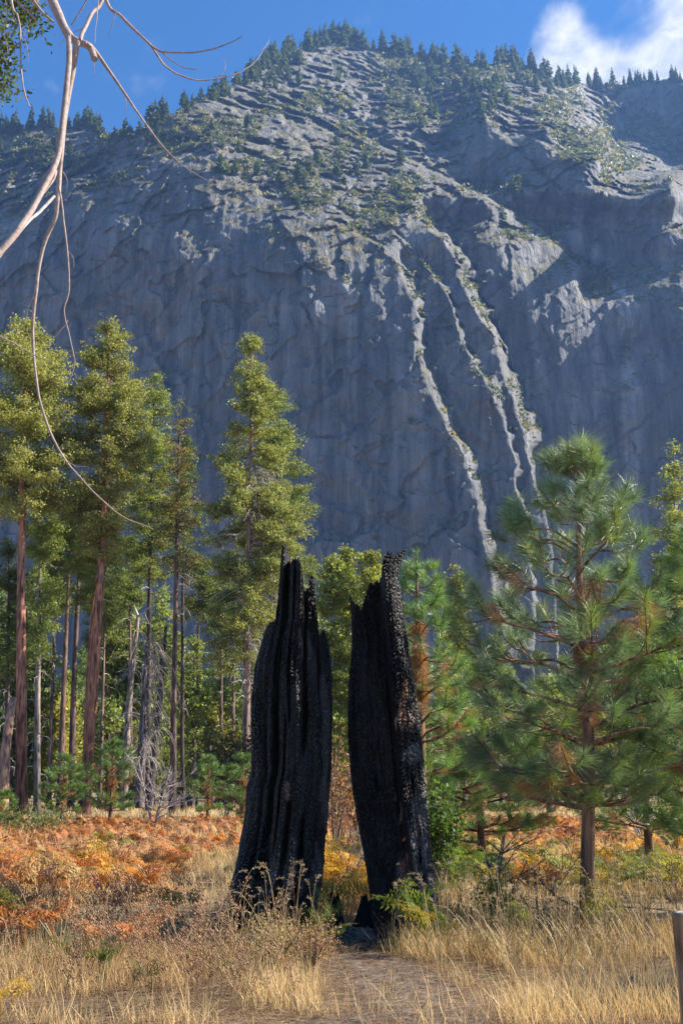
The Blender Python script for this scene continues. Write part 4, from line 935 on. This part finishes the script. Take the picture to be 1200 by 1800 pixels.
# foreground ferns at the foot of the trunks
def near_fern(px_, py_, d, colr, seed, nf_, Lf, label, name='bracken_fern', cat='fern', curl=.35, ry=None):
    p = pix(px_, py_, d); mb = fern_plant(seed, colr, max(3, nf_-2), Lf*1.15, curl*.6, kd=.8, sparse=True); o = mb.obj(name, M_FERN); o.location = (p[0], d, float(gz(p[0], d))-.02); o.rotation_euler = (0, 0, ry or 0); return tag(o, label, cat)
near_fern(722, 1640, 11.3, (.16,.25,.04), 401, 7, .60, 'large green bracken fern spreading at the foot of the hooked burnt trunk', ry=1.0)
near_fern(752, 1700, 10.7, (.42,.36,.06), 402, 5, .44, 'yellow green fern below the hooked burnt trunk beside the path', ry=.3)
near_fern(775, 1670, 11.6, (.14,.21,.04), 403, 5, .42, 'small green fern at the right foot of the hooked burnt trunk', ry=2.0)
near_fern(572, 1650, 11.6, (.15,.20,.04), 404, 6, .42, 'green fern growing at the right foot of the wide burnt trunk')
near_fern(560, 1700, 10.6, (.17,.23,.05), 405, 5, .30, 'little green fern beside the path below the wide burnt trunk', ry=.7)
near_fern(600, 1600, 13.0, (.42,.34,.07), 406, 4, .50, 'yellowing fern drooping in the gap between the burnt trunks', curl=.9)
near_fern(575, 1560, 13.8, (.10,.15,.03), 407, 5, .52, 'dark green fern in the shade behind the gap')
near_fern(860, 1640, 12.4, (.15,.20,.04), 408, 6, .50, 'green fern under the bare shrub between hooked trunk and near pine')
near_fern(910, 1655, 12.0, (.19,.22,.05), 409, 5, .42, 'olive fern in the dry grass left of the near pine trunk')
near_fern(1045, 1660, 12.0, (.36,.33,.05), 410, 6, .44, 'yellow green fern at the foot of the near pine trunk')
near_fern(1075, 1640, 12.6, (.24,.26,.05), 411, 5, .40, 'olive green fern just right of the near pine trunk')
near_fern(180, 1735, 9.2, (.10,.15,.035), 412, 6, .30, 'low green fern in the front left grass')
near_fern(255, 1760, 8.8, (.12,.16,.05), 413, 5, .26, 'grey green fern tuft at the bottom left of the meadow', ry=1.)
near_fern(5, 1640, 11.4, (.16,.17,.04), 414, 6, .5, 'dark olive fern cut by the left edge')
near_fern(120, 1700, 9.8, (.11,.14,.04), 415, 4, .28, 'small dark green fern left of the low green one')
near_fern(10, 1790, 8.0, (.50,.33,.04), 416, 4, .25, 'small golden fern in the bottom left corner')
# ---------------- tall seeding grass and dry weeds
def weed_mesh(seed, h=.55, nb=11, seedr=.0075, col=(.42,.28,.16), scol=(.50,.30,.17)):
    g = np.random.default_rng(seed); mb = MB()
    stem = spline([(0,0,0),(g.normal()*.04,g.normal()*.04,h*.5),(g.normal()*.1,g.normal()*.1,h)], 8); mb.tube(stem, np.linspace(.004, .002, 8), 3, col, cap=False)
    pts = []
    for i in range(nb):
        q = g.integers(3, 8); o = stem[q]; d = np.array([g.normal(), g.normal(), 1.1]); d *= g.uniform(.08, .2)/np.linalg.norm(d)
        mb.tube([o, o+d*.5, o+d+[0, 0, .01]], [.0025, .002, .0015], 3, col, cap=False)
        for e in range(3): pts.append(o+d*g.uniform(.5, 1.05)+g.normal(size=3)*.012)
    oc = np.array([(1,0,0),(-1,0,0),(0,1,0),(0,-1,0),(0,0,1.2),(0,0,-1.2)])*seedr; of = [[0,2,4],[2,1,4],[1,3,4],[3,0,4],[2,0,5],[1,2,5],[3,1,5],[0,3,5]]
    n = len(pts); mb.inst(oc, [of], np.tile(np.eye(3), (n, 1, 1))*g.uniform(.6, 1.3, (n, 1, 1)), np.array(pts), np.array(scol)*g.uniform(.6, 1.3, (n, 1)))
    return mb
def merge_field(tmpls, xs, ys, scs, tint):
    mb = MB()
    for i, (x, y, s) in enumerate(zip(xs, ys, scs)):
        T = tmpls[i % len(tmpls)]; a = g.uniform(0, 6.28); Rz = np.array([[math.cos(a), -math.sin(a), 0], [math.sin(a), math.cos(a), 0], [0, 0, 1]])*s; off = 0; k = g.uniform(.7, 1.25)*np.array(tint)
        for v, c in zip(T.v, T.c): pass
        V = np.concatenate(T.v)@Rz.T+[x, y, float(gz(x, y))]; C = np.clip(np.concatenate(T.c)*k, 0, 1)
        by = {}
        for f in T.f: by.setdefault(f.shape[1], []).append(f)
        mb.add(V, [np.concatenate(q) for q in by.values()], C)
    return mb
wt = [weed_mesh(s, h=.35+.06*s) for s in range(5)]
n = 700; x, y = scatter(n, 7.8, 12.2); k = (x < -.03*y-.1) & (pathness(x, y) < 0) & ~in_trunk(x, y) & (noise(x/.7, y/.7, 0, 5) > -.35) & ~((x > -2.1) & (x < -.1) & (y > 9.9) & (g.random(len(x)) < .75)); x, y = x[k], y[k]
tag(merge_field(wt, x, y, g.uniform(.6, 1.25, len(x)), (1, 1, 1)).obj('dry_weeds', M_GRASS), 'reddish dry weeds with round seed heads in the front left grass', 'weeds', kind='stuff')
def oat_mesh(seed):
    g = np.random.default_rng(seed); mb = MB(); h = g.uniform(.6, .95); ln = g.normal(size=2)*.12
    st = spline([(0,0,0),(ln[0]*.3,ln[1]*.3,h*.5),(ln[0],ln[1],h),(ln[0]*1.7,ln[1]*1.7,h*1.06)], 12); mb.tube(st, np.linspace(.0038, .0018, 12), 3, (.50,.38,.20), cap=False)
    pos = []; D = []
    for i in range(26):
        q = g.uniform(7, 10.9); o = st[int(q)]+(st[int(q)+1]-st[int(q)])*(q % 1); pos.append(o+g.normal(size=3)*.009); D.append([g.normal()*.5, g.normal()*.5, -.4+g.random()])
    M = frames(np.array(D)); M = np.stack([M[..., 0]*.005, M[..., 1]*.028, M[..., 2]*.035], -1); mb.inst(BL, BF, M, np.array(pos), np.array([.58, .45, .27])*g.uniform(.8, 1.15, (26, 1)))
    for i in range(5):
        a = g.uniform(0, 6.28); L_ = g.uniform(.3, .6); dx = np.array([math.cos(a), math.sin(a), 0]); P = spline([(0,0,0), dx*L_*.15+[0,0,L_*.5], dx*L_*.5+[0,0,L_*.85]], 6)
        Wd = np.cross(dx, [0, 0, 1])*.004; mb.grid(np.stack([P-Wd, P+Wd], 1), (.46,.34,.17))
    return mb
ot = [oat_mesh(s) for s in range(6)]
xs, ys = [], []
for (a, d, sx, sy, n) in ((470, 10.7, .3, .25, 18), (520, 10.7, .2, .2, 18), (420, 10.8, .3, .2, 6), (860, 11.0, .45, .7, 80), (950, 10.8, 1.0, .9, 130), (1120, 11.5, .7, 1.0, 90), (120, 10.5, 1.0, 1.0, 30), (780, 12.5, .4, .5, 40), (1000, 14.5, 1.6, 1.0, 60)):
    p = pix(a, 1500, d); xs += list(p[0]+g.normal(size=n)*sx); ys += list(d+g.normal(size=n)*sy)
xs, ys = np.array(xs), np.array(ys); k = (pathness(xs, ys) < .05) & ~in_trunk(xs, ys); xs, ys = xs[k], ys[k]
tag(merge_field(ot, xs, ys, g.uniform(.55, 1.0, len(xs)), (1, 1, 1)).obj('seeding_grass', M_GRASS), 'tall straw coloured grass stalks with drooping seed heads', 'grass', kind='stuff')
# ---------------- bare shrubs
def bare_shrub(base, label, stems, seed, col, H, spread, tw=8, r0=.02, group=None, name='bare_shrub', levels=3, lean=(0, 0)):
    g = np.random.default_rng(seed); mb = MB()
    def grow(o, d, L_, r, lv):
        bend = g.normal(size=3)*.18; P = spline([o, o+d*L_*.5+bend*L_*.2, o+(d+bend*.6)*L_], 6); mb.tube(P, np.linspace(r, r*.45, 6), 4, np.array(col)*g.uniform(.75, 1.2), cap=False)
        if lv:
            for i in range(tw if lv == levels else max(2, tw//2)):
                q = g.uniform(.25, 1); o2 = P[min(5, int(q*5))]; d2 = d*.7+g.normal(size=3)*.55; d2[2] = d2[2]*.7+.2; d2 /= np.linalg.norm(d2); grow(o2, d2, L_*g.uniform(.3, .6), r*.5, lv-1)
    for i in range(stems):
        a = g.uniform(0, 6.28); d = np.array([math.cos(a)*spread+lean[0], math.sin(a)*spread+lean[1], 1]); d /= np.linalg.norm(d); grow(np.zeros(3), d, H*g.uniform(.6, 1), r0, levels)
    o = mb.obj(name, M_TWIG); o.location = base; return tag(o, label, 'shrub', group)
p = pix(268, 1400, 40); bare_shrub((p[0]+.1, 40, 0), 'leafless pale grey shrub standing by itself at the forest edge', 3, 1, (.34,.28,.25), 2.6, .30, 9, .045)
p = pix(862, 1600, 12.9); bare_shrub((p[0], 12.9, 0), 'bare brown shrub with slanting stems between hooked trunk and near pine', 4, 2, (.14,.10,.085), 1.35, .45, 6, .018, lean=(.35, 0))
p = pix(945, 1600, 13.4); bare_shrub((p[0], 13.4, 0), 'grey twiggy bush just left of the near pine trunk', 5, 3, (.20,.15,.12), .95, .6, 6, .012)
p = pix(600, 1560, 16.5); bare_shrub((p[0], 16.5, 0), 'tangle of grey twigs seen through the gap between the burnt trunks', 6, 4, (.25,.20,.17), 1.7, .5, 6, .014)
p = pix(600, 1450, 26); o = bare_shrub((p[0], 26, 0), 'tall reddish twiggy bush behind the gap between the burnt trunks', 7, 5, (.30,.17,.11), 2.4, .5, 7, .02)
p = pix(1175, 1560, 15.5); bare_shrub((p[0], 15.5, 0), 'thin dark weed shrub right of the near pine', 3, 6, (.13,.10,.08), .8, .4, 5, .01)
p = pix(1130, 1430, 30); bare_shrub((p[0], 30, 0), 'wispy grey shrub far behind the near pine at the right', 5, 7, (.24,.19,.17), 1.8, .5, 6, .02)
# rusty dead foliage in the gap, leafy green bush by the hooked trunk
def leafy(base, label, col, H, Wd, n, leaf, seed, cat='shrub', name='leafy_shrub'):
    g = np.random.default_rng(seed); e = empty(name, base, label, cat); mb = MB(); pos = []
    for i in range(14):
        a = g.uniform(0, 6.28); P = spline([(0,0,0),(math.cos(a)*Wd*.25,math.sin(a)*Wd*.25,H*.5),(math.cos(a)*Wd*g.uniform(.2,.5),math.sin(a)*Wd*.4,H*g.uniform(.6,1))], 8); mb.tube(P, np.linspace(.014, .004, 8), 4, (.12,.09,.07), cap=False)
        m = n//14; q = g.uniform(2, 6.99, m); ii = q.astype(int); pos.append(P[ii]+(P[ii+1]-P[ii])*(q-ii)[:, None]+g.normal(size=(m, 3))*Wd*.12)
    mb.obj('stems', M_TWIG, e); pos = np.vstack(pos); m = len(pos); M = frames(g.normal(size=(m, 3))+[0, 0, -.1])*(g.uniform(.6, 1.2, m)*leaf)[:, None, None]; M[:, :, 0] *= .6
    lb = MB(); lb.inst(LQ, LQF, M, pos, np.array(col)*g.uniform(.6, 1.35, (m, 1))); lb.obj('foliage', M_LEAF, e); return e
p = pix(772, 1500, 15.5); leafy((p[0], 15.5, 0), 'leafy bright green bush rising behind the right side of the hooked trunk', (.10,.165,.04), 1.75, .75, 2200, .06, 1)
p = pix(585, 1500, 23); leafy((p[0], 23, 0), 'bush of withered rust coloured leaves seen through the gap', (.30,.165,.10), 2.9, 1.5, 1100, .08, 2)
p = pix(640, 1500, 24); leafy((p[0], 24, 0), 'rusty dead leaved bush partly behind the hooked trunk', (.30,.13,.065), 2.3, 1.3, 1100, .08, 3)
p = pix(595, 1500, 18.5); leafy((p[0], 18.5, 0), 'golden leaved low shrub in the gap between the burnt trunks', (.30,.24,.11), .7, 1.1, 450, .045, 4)
p = pix(395, 1450, 50); leafy((p[0], 50, 0), 'dark bronze shrub at the forest edge left of the wide burnt trunk', (.09,.07,.03), 4.6, 3.0, 1800, .2, 5)
p = pix(60, 1430, 36); leafy((p[0], 36, 0), 'low green shrub below the thick leftmost trunk', (.11,.14,.045), .75, 2.4, 1500, .07, 6)
p = pix(480, 1700, 10.2); leafy((p[0], 10.2, 0), 'pale seedy low bush in front of the wide burnt trunk', (.40,.31,.16), .34, .7, 2000, .022, 7)
p = pix(545, 1720, 9.9); leafy((p[0], 9.9, 0), 'small pinkish brown dry bush beside the path', (.33,.19,.12), .38, .6, 1700, .02, 8)
# ---------------- post, stone, fallen sticks
def post():
    y = 7.25; p = pix(1214, 1604, y); h = p[2]; r = .125; e = empty('wooden_post', (p[0], y, 0), 'round weathered wooden post at the right edge', 'post')
    mb = MB(); n = 40; th = np.linspace(0, 2*math.pi, n, endpoint=False); Z = np.array([-.2, 0, .1, .25, .4, .55, .7, h-.02, h-.006])
    rad = r*(1+.03*noise(np.cos(th)*2, np.sin(th)*2, 0, 3))[None]*np.array([1, 1, 1, 1, 1, 1, 1, 1, .97])[:, None]
    P = np.stack([rad*np.cos(th), rad*np.sin(th), np.broadcast_to(Z[:, None], rad.shape)], -1); mb.grid(P, (.42, .23, .12), wrap=True); mb.obj('shaft', M_BARK, e, smooth=True)
    t_ = MB(); R_ = np.array([r*.975, r*.95, r*.6, r*.3, .002]); Zt = np.array([h-.008, h, h+.004*1, h+.002, h+.003]); P = np.stack([R_[:, None]*np.cos(th), R_[:, None]*np.sin(th), np.broadcast_to(Zt[:, None], (5, n))], -1); t_.grid(P, (.42, .33, .24), wrap=True)
    t_.obj('end_grain', M_BARK, e)
post()
def stone(px_, py_, d, s, col, label, seed, name='stone'):
    p = pix(px_, py_, d); n, m = 30, 20; th = np.linspace(0, 2*math.pi, n, endpoint=False); ph = np.linspace(0, math.pi, m)
    D = np.stack([np.sin(ph)[:, None]*np.cos(th), np.sin(ph)[:, None]*np.sin(th), np.cos(ph)[:, None]*np.ones(n)], -1); rr_ = 1+.35*fbm(D[..., 0]*1.6, D[..., 1]*1.6, D[..., 2]*1.6, 4, seed)
    mb = MB(); mb.grid(D*rr_[..., None]*np.array(s), col, wrap=True); o = mb.obj(name, M_BARK, smooth=True); o.location = (p[0], d, float(gz(p[0], d))+s[2]*.5); return tag(o, label, name)
stone(1112, 1750, 8.9, (.10, .09, .10), (.12, .10, .09), 'small grey stone half hidden in the grass near the post', 4)
stone(676, 1738, 9.3, (.03, .03, .025), (.03, .03, .03), 'little lump of black charcoal lying on the path', 5, 'charcoal_lump')
def stick(pts, d, r, label, col=(.30, .24, .19), lift=.04):
    P = [pix(a, 1500, q) for a, q in zip(pts, d)]; P = [np.array([p[0], q, float(gz(p[0], q))+lift]) for p, q in zip(P, d)]; mb = MB(); org = np.array(P[0]); mb.tube(spline(P, 10), np.linspace(r, r*.5, 10), 6, col); tag(mb.obj('fallen_stick', M_TWIG, origin=org), label, 'stick')
stick((350, 390, 430), (10.2, 9.9, 10.1), .022, 'pale fallen stick lying in the front grass below the wide burnt trunk')
# low dead boughs on the near pine's foot
for lab, path in (('bare dark bough lying out to the right from the near pine foot', [(1046,1598),(1090,1594),(1140,1597),(1185,1602)]), ('dark bough reaching left from the foot of the near pine', [(1018,1598),(985,1580),(960,1560),(940,1535)])):
    P = spline([pix(a, b, 12.9) for a, b in path], 12); mb = MB(); mb.tube(P, np.linspace(.018, .006, 12), 5, (.10, .07, .055))
    for q in (4, 6, 8, 10):
        d2 = np.array([g.normal()*.1+.12*(1 if 'right' in lab[:45] else -1), g.normal()*.15, g.uniform(-.12, .14)])*1.6; mb.tube([P[q], P[q]+d2*.5, P[q]+d2], [.007, .005, .003], 3, (.12, .09, .07))
    org = P[0].copy(); o = mb.obj('dead_bough', M_TWIG, origin=org); tag(o, lab, 'bough')
# charcoal and bark crumbs round the burnt trunks
mb = MB(); n = 900; a = g.uniform(0, 6.28, n); q = np.abs(g.normal(size=n))*.55+.25; cx = np.where(g.random(n) < .5, -.9, .62); x = cx+np.cos(a)*q; y = 12.2+np.sin(a)*q*1.1-.2
x = np.where(g.random(n) < .3, g.normal(size=n)*.35+.1, x); dd = ~in_trunk(x, y); x, y = x[dd], y[dd]; n = len(x)
bx = np.array([(sx*.5, sy*.5, sz*.5) for sz in (-1, 1) for sy in (-1, 1) for sx in (-1, 1)])*[1, .6, .5]; bf = [[0,2,3,1],[4,5,7,6],[0,1,5,4],[2,6,7,3],[0,4,6,2],[1,3,7,5]]
M = frames(g.normal(size=(n, 3)))*(g.uniform(.012, .06, n)**1.0)[:, None, None]; cl3 = np.array([(.02,.018,.016), (.05,.04,.035), (.14,.09,.06)])[g.choice(3, n, p=[.6, .25, .15])]
mb.inst(bx, [bf], M, np.stack([x, y, gz(x, y)+.015], -1), cl3)
tag(mb.obj('charcoal_debris', M_BARK), 'black charcoal crumbs and bark flakes strewn round the burnt trunks', 'debris', kind='stuff')
# ================================================================== overhanging dead-limbed tree at the top left
e = empty('overhanging_tree', (-3.3, 5.2, 0), 'dead limbed tree leaning over the view with bare curving branches at the upper left', 'tree'); O = np.array([-3.3, 5.2, 0])
mb = MB(); T = spline([(0,0,-.2),(.05,0,2),(.0,.05,4),(.1,0,6.5),(.1,0,9)], 20); mb.tube(T, np.linspace(.26, .12, 20), 14, (.15,.10,.08)); mb.obj('trunk', M_BARK, e, smooth=True)
DC = (.34, .255, .215)
def limb(name, pts, d0, d1, r0, r1, join=None, n=None, wob=.0025, col=DC):
    m = len(pts); P = [pix(a, b, d0+(d1-d0)*i/(m-1)) for i, (a, b) in enumerate(pts)]
    if join is not None: P = [O+np.array(join)]+P
    n = n or m*6; Q = spline(P, n)-O; t = np.linspace(0, 1, n)
    Q = Q+wob*np.stack([noise(t*n*.35, 0, 0, 5+m), noise(t*n*.35, 3, 0, 6), noise(t*n*.35, 7, 0, 8)], -1)
    k = MB(); rr_ = (r0+(r1-r0)*t**.85)*(1+.07*noise(t*n*.3, 0, 0, 44)); k.tube(Q, rr_, 9, col); return k.obj(name, M_TWIG, e, smooth=True)
d = 4.6; px2m = d/F
limb('limb', [(60,-140),(86,-20),(104,28),(121,62),(140,74),(157,82),(166,104)], d+.3, d, 13*px2m, 7*px2m, join=(.1, -.1, 4.4))
limb('branch', [(121,62),(121,120),(113,200),(100,280),(72,340),(46,385),(20,420),(-30,475)], d, d-.35, 5.6*px2m, 6.6*px2m)
limb('branch', [(136,72),(128,128),(113,215),(106,290),(101,350),(97,385),(78,430),(65,500),(59,560),(58,600),(66,680),(85,750),(118,812),(165,865),(212,905),(268,930)], d, d+.5, 6.5*px2m, 1.0*px2m)
limb('branch', [(150,76),(168,90),(188,118),(216,160),(246,202),(282,252),(322,292),(382,326)], d, d+.3, 5.0*px2m, .8*px2m)
limb('twig', [(104,330),(111,375),(119,440),(121,510),(114,548),(125,600),(131,640),(122,672)], d+.05, d+.2, 2.2*px2m, .8*px2m)
limb('branch', [(150,-160),(185,-5),(215,30),(250,65),(275,86),(300,92),(345,92),(385,82),(427,64)], d+.4, d+.2, 4.6*px2m, .9*px2m)
limb('branch', [(262,76),(274,92),(287,112),(312,130),(345,140),(385,138),(420,128),(446,110),(464,86)], d+.3, d+.6, 2.8*px2m, .7*px2m)
limb('twig', [(284,92),(302,106),(325,119),(347,122)], d+.3, d+.2, 1.5*px2m, .8*px2m)
limb('twig', [(382,137),(395,122),(394,103)], d+.45, d+.45, 1.0*px2m, .5*px2m)
limb('branch', [(230,-150),(182,-5),(163,22),(150,48),(140,70)], d+.2, d, 3.8*px2m, 4.2*px2m)
limb('branch', [(10,-140),(20,0),(31,28),(36,60),(37,120),(44,165),(52,188)], d+.2, d+.1, 3.6*px2m, 1.2*px2m, join=(.15, 0, 4.6))
limb('twig', [(20,-60),(32,0),(50,20),(66,41)], d, d, 3.0*px2m, 1.0*px2m)
limb('twig', [(30,-60),(60,0),(76,22),(94,39)], d, d, 4.0*px2m, 2.2*px2m)
limb('twig', [(195,-60),(155,-2),(138,26),(124,44)], d, d+.1, 1.6*px2m, 1.4*px2m)
limb('twig', [(172,-30),(172,20),(168,55),(166,78)], d, d, 1.4*px2m, .7*px2m)
limb('twig', [(-30,580),(-2,590),(30,606),(60,624),(100,637)], d, d+.1, 1.9*px2m, .8*px2m)
limb('twig', [(100,300),(92,320),(62,358),(32,398),(4,430),(-20,460)], d-.1, d-.2, 2.8*px2m, 1.6*px2m)
limb('twig', [(97,345),(70,372),(48,392),(20,425),(-6,455)], d, d-.2, 3.2*px2m, 3.0*px2m, col=(.5,.42,.38))
limb('twig', [(121,562),(108,580),(92,598),(86,612)], d+.15, d+.15, .8*px2m, .5*px2m)
limb('twig', [(120,812),(135,820),(155,820)], d+.3, d+.3, .9*px2m, .5*px2m)
for k_, tw_ in enumerate(([(40,60),(48,84),(50,110)],[(22,40),(12,70),(15,96)],[(205,20),(196,48),(188,66)],[(150,48),(120,62),(104,80)],[(98,290),(84,300),(70,322)],[(60,520),(50,540),(46,566)],[(216,160),(222,182),(220,200)],[(165,100),(165,118),(166,136)],[(8,-10),(14,30),(8,60),(16,84)],[(110,300),(118,318),(116,340)],[(462,88),(470,76),(474,66)],[(60,0),(48,40),(40,70)],[(118,440),(128,452),(130,470)])):
    limb('twig', tw_, d+.2, d+.25, .9*px2m, .4*px2m)
# its one living bough, in the corner
d = 8.5; lb = MB(); g = np.random.default_rng(9); pos = []
cl_ = MB()
for (a, b) in ((-30,-20),(5,10),(30,-5),(45,30),(10,45),(-10,80),(5,110),(-20,140),(-5,150),(25,-30),(55,5),(-35,60),(-40,110),(0,75),(8,135),(60,38)):
    c = pix(a, b, d+g.normal()*.2)-O; pos.append(c+g.normal(size=(150, 3))*np.array([.09, .12, .055]))
pos = np.vstack(pos); m = len(pos); M = frames(g.normal(size=(m, 3)))*(g.uniform(.5, 1.2, m)*.05)[:, None, None]; M[:, :, 0] *= .5
lb.inst(LQ, LQF, M, pos, np.array([.075, .09, .03])*g.uniform(.6, 1.4, (m, 1))); lb.obj('foliage', M_LEAF, e)
limb('bough', [(-60,-30),(-25,20),(-10,80),(-8,150)], d, d, .03, .008, join=(.1, .1, 5.2), col=(.15,.11,.09))
# ================================================================== the valley's air
m, nt, N, L = mat('valley_haze')
v = N.new('ShaderNodeVolumePrincipled'); v.inputs['Color'].default_value = (.27, .50, 1, 1); v.inputs['Density'].default_value = .00011; v.inputs['Anisotropy'].default_value = .2
o = N.new('ShaderNodeOutputMaterial'); L.new(v.outputs[0], o.inputs['Volume'])
mb = MB(); X0, X1, Y0_, Y1, Z0, Z1 = -2750, 2750, -2750, 2750, -650, 1500
c8 = np.array([(x, y, z) for z in (Z0, Z1) for y in (Y0_, Y1) for x in (X0, X1)], float)
mb.add(c8, np.array([[0, 2, 3, 1], [4, 5, 7, 6], [0, 1, 5, 4], [2, 6, 7, 3], [0, 4, 6, 2], [1, 3, 7, 5]]))
hz = mb.obj('haze', m); tag(hz, 'thin blue air filling the valley', 'haze', kind='stuff')
scene.cycles.volume_bounces = 0
